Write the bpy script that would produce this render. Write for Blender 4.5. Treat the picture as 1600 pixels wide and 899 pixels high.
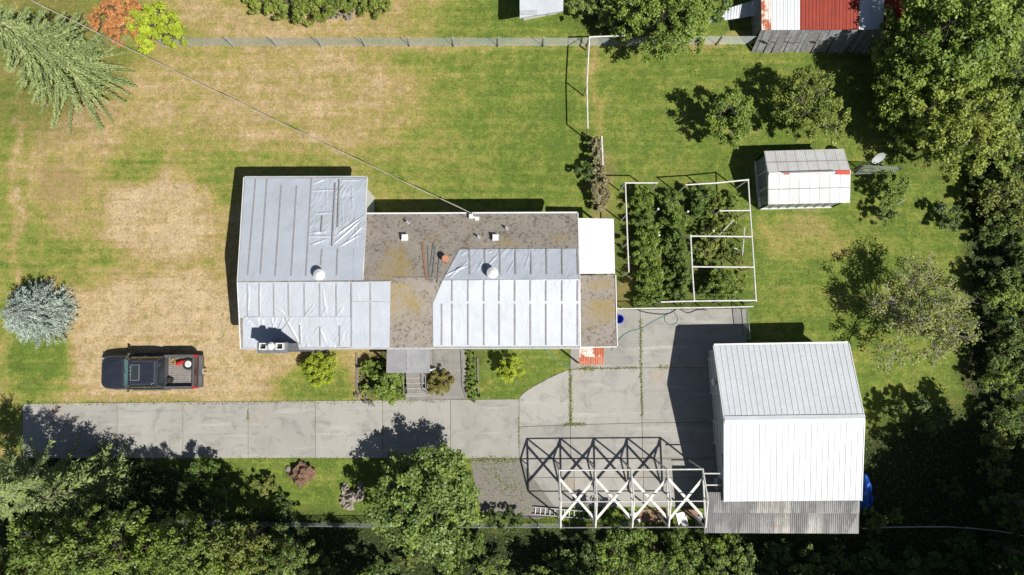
import bpy, math, random
import numpy as np
from mathutils import Vector, noise
R = math.radians
random.seed(7)
sc = bpy.context.scene
for o in list(bpy.data.objects): bpy.data.objects.remove(o)

# ------------------------------------------------------------------ camera
CH, FPX, TILT = 42.0, 1134.0, R(4.5)
cam_d = bpy.data.cameras.new('camera'); cam = bpy.data.objects.new('camera', cam_d)
sc.collection.objects.link(cam); sc.camera = cam
cam_d.sensor_width = 36; cam_d.lens = 36 * FPX / 1600; cam_d.clip_end = 2000
cam.location = (0, 0, CH); cam.rotation_euler = (TILT, 0, 0)
# ------------------------------------------------------------------ sky, sun, exposure
SUN_EL = R(55); SX, SY = .786, -.618
world = bpy.data.worlds.new('World'); sc.world = world; world.use_nodes = True
wn = world.node_tree.nodes; wl = world.node_tree.links
sky = wn.new('ShaderNodeTexSky'); sky.sky_type = 'NISHITA'; sky.sun_disc = False
sky.sun_elevation = SUN_EL; sky.sun_rotation = math.atan2(SX, SY)
bg = wn['Background']; wl.new(sky.outputs[0], bg.inputs[0]); bg.inputs[1].default_value = .05
sd = bpy.data.lights.new('sun', 'SUN'); sd.energy = 5.0; sd.angle = R(.5); sd.color = (1, .962, .90)
sun = bpy.data.objects.new('sun', sd); sc.collection.objects.link(sun)
sun.rotation_euler = Vector((-SX * math.cos(SUN_EL), -SY * math.cos(SUN_EL), -math.sin(SUN_EL))).to_track_quat('-Z', 'Y').to_euler()
sun.location = (20, -20, 40)
vs = sc.view_settings; vs.view_transform = 'Standard'; vs.look = 'None'; vs.gamma = 1; vs.exposure = .40; vs.use_curve_mapping = False

# ------------------------------------------------------------------ pixel helpers (photo is 1600 x 899)
CT, ST = math.cos(TILT), math.sin(TILT)
def ray(px, py):
    dx, dy = (px - 800) / FPX, -(py - 449.5) / FPX
    return Vector((dx, dy * CT + ST, dy * ST - CT))
def P(px, py, z=0.0):
    d = ray(px, py); t = (z - CH) / d.z
    return Vector((d.x * t, d.y * t, z))
def Q(px, py, plane):                       # pixel onto a plane (point, normal)
    d = ray(px, py); o = Vector((0, 0, CH)); p0, n = plane
    return o + d * ((p0 - o).dot(n) / d.dot(n))
def plane3(a, b, c):
    n = (b - a).cross(c - a).normalized()
    return (a, n if n.z > 0 else -n)
def pix(x, y, z=0.0):
    vx, vy, vz = x, y, z - CH
    cy = vy * CT + vz * ST; cz = -vy * ST + vz * CT
    return 800 + FPX * vx / -cz, 449.5 - FPX * cy / -cz

# ------------------------------------------------------------------ materials
MAT = {}
def new_mat(name):
    m = bpy.data.materials.new(name); m.use_nodes = True; MAT[name] = m
    return m, m.node_tree.nodes, m.node_tree.links, m.node_tree.nodes['Principled BSDF']
def node(n, kind, **kw):
    x = n.new(kind)
    for k, v in kw.items(): setattr(x, k, v)
    return x
def mixc(n, l, fac, a, b):
    m = n.new('ShaderNodeMix'); m.data_type = 'RGBA'
    for sock, v in ((m.inputs[0], fac), (m.inputs[6], a), (m.inputs[7], b)):
        if hasattr(v, 'is_linked') or isinstance(v, bpy.types.NodeSocket): l.new(v, sock)
        elif isinstance(v, (int, float)): sock.default_value = v
        else: sock.default_value = (*v, 1)
    return m.outputs[2]
def noi(n, l, vec, scale, detail=4, rough=.6, dist=0.0):
    t = n.new('ShaderNodeTexNoise'); t.inputs['Scale'].default_value = scale
    t.inputs['Detail'].default_value = detail; t.inputs['Roughness'].default_value = rough
    t.inputs['Distortion'].default_value = dist
    if vec is not None: l.new(vec, t.inputs['Vector'])
    return t.outputs['Fac']
def ramp(n, l, v, a, b, lo=0.0, hi=1.0):
    m = n.new('ShaderNodeMapRange'); l.new(v, m.inputs[0])
    m.inputs[1].default_value = a; m.inputs[2].default_value = b
    m.inputs[3].default_value = lo; m.inputs[4].default_value = hi
    return m.outputs[0]
def math_n(n, l, op, a, b):
    m = n.new('ShaderNodeMath'); m.operation = op; m.use_clamp = False
    for i, v in enumerate((a, b)):
        if isinstance(v, (int, float)): m.inputs[i].default_value = v
        else: l.new(v, m.inputs[i])
    return m.outputs[0]
def bump(n, l, h, b, strength=.4, dist=.02):
    x = n.new('ShaderNodeBump'); x.inputs['Strength'].default_value = strength
    x.inputs['Distance'].default_value = dist; l.new(h, x.inputs['Height']); l.new(x.outputs[0], b.inputs['Normal'])
def coord(n):
    return n.new('ShaderNodeNewGeometry').outputs['Position']
def M(name, c1, c2=None, scale=3.0, rough=.6, metal=0.0, bstr=.25, spec=.5, speck=None, lo=.35, hi=.65, coat=0):
    m, n, l, b = new_mat(name)
    c2 = c2 or tuple(v * .8 for v in c1)
    pos = coord(n)
    col = mixc(n, l, ramp(n, l, noi(n, l, pos, scale, 5), lo, hi), c1, c2)
    fine = noi(n, l, pos, scale * 9, 3)
    col = mixc(n, l, ramp(n, l, fine, .3, .75, 0, .35), col, tuple(v * .6 for v in c2))
    if speck: col = mixc(n, l, ramp(n, l, noi(n, l, pos, speck[1], 3, .7), speck[2], speck[2] + .06), col, speck[0])
    l.new(col, b.inputs['Base Color']); b.inputs['Roughness'].default_value = rough
    b.inputs['Metallic'].default_value = metal; b.inputs['Specular IOR Level'].default_value = spec
    if coat: b.inputs['Coat Weight'].default_value = coat
    if bstr: bump(n, l, fine, b, bstr, .01)
    return m
def leaf_mat(name, dark, light, rough=.5, trans=.3, spec=.35, third=None):
    m, n, l, b = new_mat(name)
    a = node(n, 'ShaderNodeAttribute', attribute_name='tint')
    oi = n.new('ShaderNodeObjectInfo')
    f = math_n(n, l, 'ADD', a.outputs['Fac'], ramp(n, l, oi.outputs['Random'], 0, 1, -.18, .18))
    col = mixc(n, l, f, dark, light)
    if third: col = mixc(n, l, ramp(n, l, a.outputs['Fac'], .86, .93), col, third)
    l.new(col, b.inputs['Base Color']); b.inputs['Roughness'].default_value = rough
    b.inputs['Specular IOR Level'].default_value = spec
    t = n.new('ShaderNodeBsdfTranslucent'); l.new(col, t.inputs[0])
    mx = n.new('ShaderNodeMixShader'); mx.inputs[0].default_value = trans
    l.new(b.outputs[0], mx.inputs[1]); l.new(t.outputs[0], mx.inputs[2]); l.new(mx.outputs[0], n['Material Output'].inputs[0])
    return m

# ground: grass green <-> dry straw by the attribute 'dry', soil darkened for tree shade in the woods by 'wood', bare earth by 'bare'
def ground_mat():
    m, n, l, b = new_mat('lawn')
    pos = coord(n)
    dry = node(n, 'ShaderNodeAttribute', attribute_name='dry').outputs['Fac']
    wood = node(n, 'ShaderNodeAttribute', attribute_name='wood').outputs['Fac']
    bare = node(n, 'ShaderNodeAttribute', attribute_name='bare').outputs['Fac']
    n1 = noi(n, l, pos, .55, 6, .65, .4); n2 = noi(n, l, pos, 2.6, 5, .7); n3 = noi(n, l, pos, 11, 3, .7); n4 = noi(n, l, pos, 30, 2, .7)
    d = math_n(n, l, 'ADD', dry, ramp(n, l, n1, .25, .75, -.26, .26))
    d = math_n(n, l, 'ADD', d, ramp(n, l, n2, .25, .75, -.30, .30))
    d = math_n(n, l, 'ADD', d, ramp(n, l, n3, .3, .7, -.24, .24))
    mp = n.new('ShaderNodeMapping'); mp.inputs['Scale'].default_value = (.10, 2.2, 1); l.new(pos, mp.inputs[0])
    d = math_n(n, l, 'ADD', d, ramp(n, l, noi(n, l, mp.outputs[0], 1.2, 3, .6), .3, .7, -.16, .16))
    cr = n.new('ShaderNodeValToRGB'); l.new(d, cr.inputs[0]); e = cr.color_ramp.elements
    e[0].position = .0; e[0].color = (.095, .150, .022, 1)
    e[1].position = 1.0; e[1].color = (.475, .36, .215, 1)
    for p, c in ((.22, (.165, .205, .036)), (.42, (.24, .235, .056)), (.6, (.315, .25, .085)), (.8, (.385, .28, .14))):
        x = e.new(p); x.color = (*c, 1)
    n5 = noi(n, l, pos, 7.5, 4, .75); n6 = noi(n, l, pos, 1.4, 4, .6, .8)
    mul = math_n(n, l, 'MULTIPLY', ramp(n, l, n5, .32, .68, .68, 1.18), ramp(n, l, n6, .3, .7, .80, 1.08))
    vm = n.new('ShaderNodeVectorMath'); vm.operation = 'SCALE'; l.new(cr.outputs[0], vm.inputs[0]); l.new(mul, vm.inputs['Scale'])
    col = mixc(n, l, ramp(n, l, n3, .56, .74, 0, .55), vm.outputs[0], (.125, .10, .045))
    col = mixc(n, l, ramp(n, l, noi(n, l, pos, 2.0, 3, .65, .5), .60, .67, 0, .6), col, (.15, .175, .05))
    col = mixc(n, l, math_n(n, l, 'MULTIPLY', ramp(n, l, noi(n, l, pos, 4.6, 4, .75), .58, .66, 0, .7), ramp(n, l, dry, .4, .9)), col, (.185, .125, .065))
    col = mixc(n, l, ramp(n, l, n4, .58, .78, 0, .35), col, (.46, .40, .20))
    col = mixc(n, l, math_n(n, l, 'MULTIPLY', bare, ramp(n, l, n2, .3, .6, .3, 1)), col, (.26, .165, .095))
    soil = mixc(n, l, n2, (.022, .022, .011), (.038, .05, .016))  # soil colour set near black to deepen the shade under the trees
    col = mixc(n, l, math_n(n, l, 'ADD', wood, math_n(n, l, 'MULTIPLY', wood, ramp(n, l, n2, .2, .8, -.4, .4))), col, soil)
    l.new(col, b.inputs['Base Color']); b.inputs['Roughness'].default_value = .9; b.inputs['Specular IOR Level'].default_value = .15
    h = math_n(n, l, 'ADD', math_n(n, l, 'MULTIPLY', n3, 1.0), math_n(n, l, 'MULTIPLY', n4, .6))
    bump(n, l, h, b, .55, .05)
ground_mat()
def concrete_mat(name, base, dark):
    m, n, l, b = new_mat(name); pos = coord(n)
    oi = n.new('ShaderNodeObjectInfo')
    col = mixc(n, l, ramp(n, l, noi(n, l, pos, .5, 6, .6, .6), .3, .7), base, dark)
    col = mixc(n, l, ramp(n, l, oi.outputs['Random'], 0, 1, 0, .7), col, tuple(v * 1.18 for v in base))
    col = mixc(n, l, ramp(n, l, noi(n, l, pos, 1.3, 6, .7, .8),   .50, .68, 0, .55), col, tuple(v * .62 for v in dark))
    col = mixc(n, l, ramp(n, l, noi(n, l, pos, .33, 3, .5), .62, .74, 0, .4), col, (.40, .26, .14))
    col = mixc(n, l, ramp(n, l, noi(n, l, pos, 28, 2, .6), .4, .8, 0, .3), col, (.2, .19, .17))
    mp = n.new('ShaderNodeMapping'); mp.inputs['Scale'].default_value = (.12, 1.6, 1); mp.inputs['Rotation'].default_value = (0, 0, .1)
    l.new(pos, mp.inputs[0])
    col = mixc(n, l, ramp(n, l, noi(n, l, mp.outputs[0], 1.4, 4, .6), .58, .7, 0, .4), col, (.47, .45, .40))
    col = mixc(n, l, ramp(n, l, noi(n, l, mp.outputs[0], .9, 5, .7, .3), .30, .42, .5, 0), col, (.12, .115, .105))
    l.new(col, b.inputs['Base Color']); b.inputs['Roughness'].default_value = .85
    bump(n, l, noi(n, l, pos, 40, 3), b, .2, .006)
concrete_mat('concrete', (.295, .285, .258), (.22, .212, .192))
concrete_mat('old_concrete', (.21, .20, .185), (.15, .14, .125))
M('gravel', (.21, .19, .165), (.14, .13, .11), 7, .95, bstr=.8, speck=((.30, .28, .24), 38, .6))
def roofing_mat():
    m, n, l, b = new_mat('rolled_roofing'); pos = coord(n)
    moss = node(n, 'ShaderNodeAttribute', attribute_name='moss').outputs['Fac']
    n1 = noi(n, l, pos, 1.1, 6, .7, .5); n2 = noi(n, l, pos, 6, 5, .75); n3 = noi(n, l, pos, 24, 3, .7)
    col = mixc(n, l, ramp(n, l, n1, .35, .65), (.235, .20, .16), (.165, .142, .115))
    col = mixc(n, l, ramp(n, l, n3, .4, .65, 0, .7), col, (.31, .29, .26))
    col = mixc(n, l, ramp(n, l, math_n(n, l, 'ADD', n2, ramp(n, l, n1, .3, .7, -.06, .06)), .53, .62, 0, .8), col, (.055, .045, .026))
    f = math_n(n, l, 'ADD', moss, ramp(n, l, n1, .3, .7, -.4, .35)); f = math_n(n, l, 'ADD', f, ramp(n, l, n2, .3, .7, -.45, .45)); f = math_n(n, l, 'ADD', f, ramp(n, l, n3, .3, .7, -.2, .2))
    col = mixc(n, l, ramp(n, l, f, .4, 1.0, 0, .65), col, (.30, .215, .06))
    l.new(col, b.inputs['Base Color']); b.inputs['Roughness'].default_value = .92; bump(n, l, math_n(n, l, 'ADD', n2, n3), b, .5, .02)
roofing_mat()
def tarp_mat(name, c, rough=.42):
    m, n, l, b = new_mat(name); pos = coord(n)
    col = mixc(n, l, ramp(n, l, noi(n, l, pos, .8, 5, .6, .3), .3, .7), c, tuple(v * .86 for v in c))
    col = mixc(n, l, ramp(n, l, noi(n, l, pos, 7, 4, .7), .55, .75, 0, .25), col, tuple(v * .7 for v in c))
    l.new(col, b.inputs['Base Color']); b.inputs['Roughness'].default_value = rough
    mp = n.new('ShaderNodeMapping'); mp.inputs['Scale'].default_value = (1, .45, 1); mp.inputs['Rotation'].default_value = (0, 0, .5); l.new(pos, mp.inputs[0])
    rg = math_n(n, l, 'ABSOLUTE', math_n(n, l, 'SUBTRACT', noi(n, l, mp.outputs[0], 3.2, 5, .6, .8), .5), 0)
    bump(n, l, rg, b, .42, .08)
tarp_mat('tarp_north_dim', (.385, .415, .46)); tarp_mat('tarp_white_sunlit', (.455, .485, .53)); tarp_mat('tarp_pale', (.40, .427, .47)); tarp_mat('tarp_blue', (.02, .12, .55), .35)  # north slope tone dimmer, south slope tones lighter: sunlight difference put into the colour
M('white_paint', (.66, .66, .65), (.60, .60, .585), 2, .5, bstr=.05)
M('white_pipe', (.66, .65, .62), (.50, .48, .43), 4, .5, bstr=.1)
M('garage_metal', (.56, .585, .60), (.52, .54, .555), .7, .45, bstr=.02, speck=((.42, .40, .37), 2.2, .68))
M('garage_wall', (.60, .62, .64), (.55, .57, .59), 1, .5, bstr=.02)
M('siding', (.66, .66, .63), (.58, .58, .55), 1.5, .6, bstr=.05)
M('trim_grey', (.42, .43, .44), (.34, .35, .36), 3, .6, bstr=.05)
M('batten', (.32, .30, .305), (.235, .22, .225), 5, .8)
M('plank_brown', (.30, .175, .11), (.21, .12, .07), 6, .8)
M('plank_grey', (.235, .225, .22), (.14, .135, .13), 5, .85)
M('old_board', (.30, .305, .315), (.17, .175, .18), 4, .9, bstr=.5)
M('terracotta', (.48, .21, .12), (.36, .15, .09), 8, .7)
M('chimney_stone', (.17, .175, .19), (.11, .115, .125), 7, .9, bstr=.6)
M('dark_gap', (.02, .02, .02), None, 3, .9)
M('glass_dark', (.02, .03, .035), (.03, .04, .045), 1, .08, bstr=0)
M('fibreglass', (.54, .55, .55), (.46, .45, .425), 1.3, .45, bstr=.1)
M('lean_to_metal', (.21, .21, .21), (.14, .14, .138), .9, .6, metal=.2, speck=((.22, .15, .09), 1.6, .68))
M('lean_to_pale', (.33, .325, .31), (.22, .21, .19), 1.1, .55, metal=.1, speck=((.24, .15, .08), 2.0, .6))
M('barn_red', (.27, .034, .016), (.21, .026, .014), 1.2, .6, bstr=.05, spec=.2, speck=((.45, .30, .24), 3.5, .70))
M('barn_white', (.52, .55, .58), (.45, .475, .50), .8, .4, bstr=.05)
M('rust_white', (.62, .56, .50), (.34, .085, .035), 1.8, .7, lo=.46, hi=.54)
M('rust_red', (.36, .09, .045), (.45, .18, .11), 2.5, .75, lo=.4, hi=.6)
M('porch_roof', (.25, .25, .255), (.20, .20, .205), 2, .7)
M('bark', (.12, .10, .08), (.07, .055, .04), 8, .95, bstr=.8)
M('bark_pale', (.40, .375, .32), (.26, .24, .20), 8, .9, bstr=.6)
M('wire', (.34, .38, .35), (.27, .30, .27), 5, .55, metal=.3, bstr=0)
M('steel_grey', (.35, .36, .37), (.26, .27, .28), 5, .45, metal=.5, bstr=.05)
M('cable', (.44, .41, .32), (.34, .32, .26), 5, .7, bstr=0)
M('rock', (.36, .32, .26), (.19, .165, .135), 4, .9, bstr=.8)
M('rock_brown', (.22, .135, .08), (.12, .07, .042), 5, .95, bstr=.9)
M('hose_teal', (.10, .26, .24), None, 5, .5, bstr=0); M('hose_black', (.02, .02, .022), None, 5, .5, bstr=0)
M('blue_plastic', (.02, .05, .48), None, 4, .35, bstr=0); M('red_plastic', (.55, .03, .025), None, 4, .35, bstr=0)
M('red_sheet', (.55, .07, .03), (.48, .06, .03), 3, .5)
M('dish_grey', (.42, .43, .44), (.36, .37, .38), 3, .5, bstr=0)
# truck
M('truck_paint', (.026, .029, .042), (.018, .021, .03), 3, .3, bstr=0, coat=.6)
M('truck_trim', (.095, .092, .092), (.07, .07, .07), 6, .55, bstr=.1)
M('truck_glass', (.16, .36, .34), (.30, .52, .49), 6, .12, bstr=0)
M('bed_liner', (.25, .23, .205), (.17, .16, .145), 6, .8)
M('rubber', (.02, .02, .02), None, 6, .8); M('chrome', (.62, .62, .63), None, 3, .2, metal=.9, bstr=0)
M('tail_red', (.5, .012, .015), None, 3, .25, bstr=0); M('tailgate_brown', (.09, .045, .04), None, 3, .4, bstr=0)
M('lens_clear', (.6, .62, .62), None, 3, .15, bstr=0); M('rope', (.42, .24, .06), (.30, .17, .05), 20, .9)
# foliage
leaf_mat('leaf_mid', (0.065, 0.12, 0.024), (0.24, 0.33, 0.06))
leaf_mat('leaf_bright', (0.085, 0.15, 0.024), (0.31, 0.4, 0.065))
leaf_mat('leaf_yellow', (0.11, 0.155, 0.028), (0.36, 0.42, 0.072))
leaf_mat('leaf_wood', (0.06, 0.1, 0.022), (0.26, 0.34, 0.07), rough=.48, spec=.35)
leaf_mat('leaf_dark', (0.045, 0.08, 0.02), (0.17, 0.25, 0.055), rough=.45, spec=.35)
leaf_mat('leaf_old', (.15, .18, .045), (.37, .41, .11)); leaf_mat('leaf_olive', (0.09, 0.12, 0.028), (0.28, 0.31, 0.07)); leaf_mat('leaf_apple', (0.085, 0.14, 0.032), (0.27, 0.36, 0.08), rough=.45)
leaf_mat('leaf_dry', (0.189, 0.167, 0.087), (0.406, 0.362, 0.189), third=(.09, .14, .03))
leaf_mat('leaf_lime', (0.203, 0.275, 0.017), (0.522, 0.609, 0.051), trans=.3)
leaf_mat('leaf_orange', (.36, .14, .045), (.60, .30, .11))
leaf_mat('leaf_rust', (0.145, 0.160, 0.029), (0.319, 0.275, 0.065), third=(.32, .11, .04))
leaf_mat('needle_blue', (0.17, 0.225, 0.185), (0.55, 0.64, 0.56), rough=.6, trans=.1)
leaf_mat('needle_green', (0.080, 0.123, 0.032), (0.290, 0.362, 0.109), rough=.6, trans=.15)
leaf_mat('needle_pale', (0.145, 0.203, 0.065), (0.435, 0.507, 0.203), rough=.6, trans=.2)
leaf_mat('leaf_grey', (0.200, 0.180, 0.150), (0.420, 0.400, 0.350))

# ------------------------------------------------------------------ mesh helpers
ORG = {}
def tag(o, label=None, cat=None, group=None, kind=None):
    if label: o['label'] = label
    if cat: o['category'] = cat
    if group: o['group'] = group
    if kind: o['kind'] = kind
    return o
def thing(name, label, cat, loc=(0, 0, 0), group=None, kind=None, rz=0.0):
    o = bpy.data.objects.new(name, None); sc.collection.objects.link(o); o.empty_display_size = .3
    o.location = loc; o.rotation_euler[2] = rz; ORG[o.name] = Vector(loc)
    return tag(o, label, cat, group, kind)
def local_thing(name, label, cat, loc, group=None, rz=0.0):   # parts are modelled round (0,0,0)
    o = thing(name, label, cat, loc, group, None, rz); ORG[o.name] = Vector((0, 0, 0)); return o
class MB:
    def __init__(s): s.v = []; s.f = []; s.attr = {}
    def add(s, vs, fs):
        b = len(s.v); s.v += [tuple(v) for v in vs]; s.f += [tuple(i + b for i in f) for f in fs]; return s
    def box(s, c, d, rz=0.0):
        cx, cy, cz = c; a, b_, e = d[0] / 2, d[1] / 2, d[2] / 2; co, si = math.cos(rz), math.sin(rz)
        vs = []
        for z in (-e, e):
            for x, y in ((-a, -b_), (a, -b_), (a, b_), (-a, b_)): vs.append((cx + x * co - y * si, cy + x * si + y * co, cz + z))
        return s.add(vs, [(3, 2, 1, 0), (4, 5, 6, 7), (0, 1, 5, 4), (1, 2, 6, 5), (2, 3, 7, 6), (3, 0, 4, 7)])
    def beam(s, p, q, w, h, up=(0, 0, 1)):
        p, q = Vector(p), Vector(q); d = (q - p).normalized(); u = Vector(up)
        if abs(d.dot(u)) > .98: u = Vector((0, 1, 0))
        a = d.cross(u).normalized() * w / 2; b_ = a.cross(d).normalized() * h / 2
        vs = [x + y for x in (p, q) for y in (-a - b_, a - b_, a + b_, -a + b_)]
        return s.add(vs, [(0, 1, 2, 3), (7, 6, 5, 4), (1, 0, 4, 5), (2, 1, 5, 6), (3, 2, 6, 7), (0, 3, 7, 4)])
    def tube(s, p, q, r, r2=None, n=8):
        p, q = Vector(p), Vector(q); r2 = r if r2 is None else r2; d = (q - p).normalized()
        a = d.orthogonal().normalized(); b_ = d.cross(a); vs = []
        for c, rr in ((p, r), (q, r2)):
            for i in range(n):
                t = 2 * math.pi * i / n; vs.append(c + (a * math.cos(t) + b_ * math.sin(t)) * rr)
        fs = [(i, (i + 1) % n, n + (i + 1) % n, n + i) for i in range(n)] + [tuple(range(n))[::-1], tuple(range(n, 2 * n))]
        return s.add(vs, fs)
    def path(s, pts, r, n=6, r2=None):
        pts = [Vector(p) for p in pts]; k = len(pts); vs = []
        for i, p in enumerate(pts):
            d = (pts[min(i + 1, k - 1)] - pts[max(i - 1, 0)]).normalized()
            a = d.cross(Vector((.13, .21, 1)))
            a = a.normalized() if a.length > 1e-4 else Vector((1, 0, 0))
            b_ = d.cross(a); rr = r if r2 is None else r + (r2 - r) * i / (k - 1)
            for j in range(n):
                t = 2 * math.pi * j / n; vs.append(p + (a * math.cos(t) + b_ * math.sin(t)) * rr)
        fs = [(i * n + j, i * n + (j + 1) % n, (i + 1) * n + (j + 1) % n, (i + 1) * n + j) for i in range(k - 1) for j in range(n)]
        fs += [tuple(range(n))[::-1], tuple(range((k - 1) * n, k * n))]
        return s.add(vs, fs)
    def prism(s, poly, z0, z1):
        n = len(poly); vs = [(p[0], p[1], z0) for p in poly] + [(p[0], p[1], z1) for p in poly]
        ar = sum(poly[i][0] * poly[(i + 1) % n][1] - poly[(i + 1) % n][0] * poly[i][1] for i in range(n))
        if ar < 0: vs = vs[:n][::-1] + vs[n:][::-1]
        return s.add(vs, [tuple(range(n))[::-1], tuple(range(n, 2 * n))] + [(i, (i + 1) % n, n + (i + 1) % n, n + i) for i in range(n)])
    def slab(s, c, th, nu=1, nv=1, fn=None):      # c: four corners of the top surface in order; th: thickness downwards
        c = [Vector(x) for x in c]; vs = []
        for j in range(nv + 1):
            for i in range(nu + 1):
                u, v = i / nu, j / nv
                p = c[0] * (1 - u) * (1 - v) + c[1] * u * (1 - v) + c[2] * u * v + c[3] * (1 - u) * v
                if fn: p = fn(p, u, v)
                vs.append(p)
        W = nu + 1; fs = [(j * W + i, j * W + i + 1, (j + 1) * W + i + 1, (j + 1) * W + i) for j in range(nv) for i in range(nu)]
        if th:
            rim = [i for i in range(W)] + [j * W + nu for j in range(1, nv + 1)] + [nv * W + i for i in range(nu - 1, -1, -1)] + [j * W for j in range(nv - 1, 0, -1)]
            b = len(vs); vs += [vs[i] - Vector((0, 0, th)) for i in rim]; k = len(rim)
            fs += [(rim[(i + 1) % k], rim[i], b + i, b + (i + 1) % k) for i in range(k)]; fs.append(tuple(b + i for i in range(k))[::-1])
        n0 = (vs[1] - vs[0]).cross(vs[W] - vs[0])
        if n0.z < 0: fs = [f[::-1] for f in fs]
        return s.add(vs, fs)
    def loft(s, rings, cap=True):
        n = len(rings[0]); vs = [p for r in rings for p in r]
        fs = [(k * n + i, k * n + (i + 1) % n, (k + 1) * n + (i + 1) % n, (k + 1) * n + i) for k in range(len(rings) - 1) for i in range(n)]
        if cap: fs += [tuple(range(n))[::-1], tuple(range((len(rings) - 1) * n, len(rings) * n))]
        return s.add(vs, fs)
    def build(s, name, mat, parent=None, smooth=False, loc=None, fix=False):
        me = bpy.data.meshes.new(name); o_ = ORG.get(parent.name, Vector()) if parent else (Vector(loc) if loc else Vector())
        me.from_pydata([(v[0] - o_[0], v[1] - o_[1], v[2] - o_[2]) for v in s.v], [], s.f)
        if fix:
            import bmesh
            bm = bmesh.new(); bm.from_mesh(me); bmesh.ops.recalc_face_normals(bm, faces=bm.faces); bm.to_mesh(me); bm.free()
        for k, a in s.attr.items():
            me.attributes.new(k, 'FLOAT', 'POINT').data.foreach_set('value', a)
        if smooth: me.polygons.foreach_set('use_smooth', [True] * len(me.polygons))
        me.materials.append(MAT[mat]); me.update()
        o = bpy.data.objects.new(name, me); sc.collection.objects.link(o)
        if parent: o.parent = parent; ORG[o.name] = o_
        elif loc: o.location = loc
        return o
def obj_of(name, me, parent):
    o = bpy.data.objects.new(name, me); sc.collection.objects.link(o); o.parent = parent; ORG[o.name] = ORG.get(parent.name, Vector()); return o
def nz(x, y, z=0.0): return noise.noise(Vector((x, y, z)))

# ------------------------------------------------------------------ ground
def axis(lo, hi, st):
    a = list(np.arange(lo, hi + 1e-6, st)); ext = [3, 8, 20, 60, 150, 400]
    return [lo - e for e in ext[::-1]] + a + [hi + e for e in ext]
XS, YS = axis(-35, 35, .35), axis(-20, 26, .35)
DRY = [(255, 480, 175, 62, .95), (250, 560, 230, 70, .85), (390, 575, 70, 50, .8), (255, 345, 95, 70, .9), (180, 590, 120, 40, .6),
       (455, 150, 200, 85, .52), (470, 30, 190, 36, .55), (300, 150, 130, 70, .42), (110, 250, 70, 70, .42), (140, 330, 60, 60, .35),
       (360, 400, 60, 130, .45), (580, 560, 40, 60, .55), (1250, 375, 70, 45, .26), (640, 40, 70, 40, .3),
       (22, 330, 9, 150, .8), (930, 140, 9, 90, .45), (1535, 600, 12, 70, .6), (560, 70, 330, 6, .5), (1050, 66, 300, 8, .45),
       (985, 430, 14, 30, .5), (150, 190, 60, 30, .6), (1270, 60, 110, 8, .7)]
GREEN = [(55, 565, 55, 60, .9), (205, 262, 45, 30, .35), (100, 400, 120, 26, .35), (150, 430, 60, 20, .3), (360, 285, 40, 40, .4), (495, 600, 60, 28, .6),
         (10, 400, 12, 250, .4), (740, 30, 60, 40, .3), (500, 745, 110, 60, .5), (830, 585, 70, 60, .25)]
BARE = [(98, 290, 26, 26, .6), (1150, 62, 200, 7, .4), (938, 300, 14, 60, .6), (1535, 610, 10, 70, .6), (975, 460, 14, 22, .6), (1255, 350, 40, 25, .3), (690, 560, 40, 40, .5)]
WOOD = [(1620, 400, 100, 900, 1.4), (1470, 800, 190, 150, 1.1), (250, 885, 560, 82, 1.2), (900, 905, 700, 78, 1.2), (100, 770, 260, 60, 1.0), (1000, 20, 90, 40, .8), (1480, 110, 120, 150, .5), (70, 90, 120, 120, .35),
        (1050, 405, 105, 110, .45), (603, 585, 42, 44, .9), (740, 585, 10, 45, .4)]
def fld(lst, x, y):
    v = 0
    for cx, cy, rx, ry, s in lst:
        d = ((x - cx) / rx) ** 2 + ((y - cy) / ry) ** 2
        if d < 2.6: v = max(v, s * min(1, max(0, 1.55 - .95 * d)))
    return v
def yard(x, y):
    px, py = pix(x, y)
    wob = 26 * nz(x * .35, y * .35) + 12 * nz(x * 1.1, y * 1.1, 5); px2 = px + wob; py2 = py + 22 * nz(x * .33, y * .33, 9) + 10 * nz(x, y, 3)
    base = .40 if px < 560 else max(.10, .40 - (px - 560) / 260 * .30)
    if px > 900: base = .13
    if py > 716: base = .1
    d = base
    k = fld(DRY, px2, py2); d = d + (1 - d) * k if k else d
    g = fld(GREEN, px2, py2); d = d * (1 - g)
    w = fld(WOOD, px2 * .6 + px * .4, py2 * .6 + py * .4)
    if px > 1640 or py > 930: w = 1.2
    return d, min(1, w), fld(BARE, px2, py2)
g = MB(); D, Wd, Ba = [], [], []
for y in YS:
    for x in XS:
        a, b, c = yard(x, y) if abs(x) < 60 and abs(y) < 50 else (.3, .6, 0)
        g.v.append((x, y, 0)); D.append(a); Wd.append(b); Ba.append(c)
W_ = len(XS); g.f = [(j * W_ + i, j * W_ + i + 1, (j + 1) * W_ + i + 1, (j + 1) * W_ + i) for j in range(len(YS) - 1) for i in range(W_ - 1)]
g.attr = {'dry': D, 'wood': Wd, 'bare': Ba}
tag(g.build('ground', 'lawn'), kind='structure')

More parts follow.
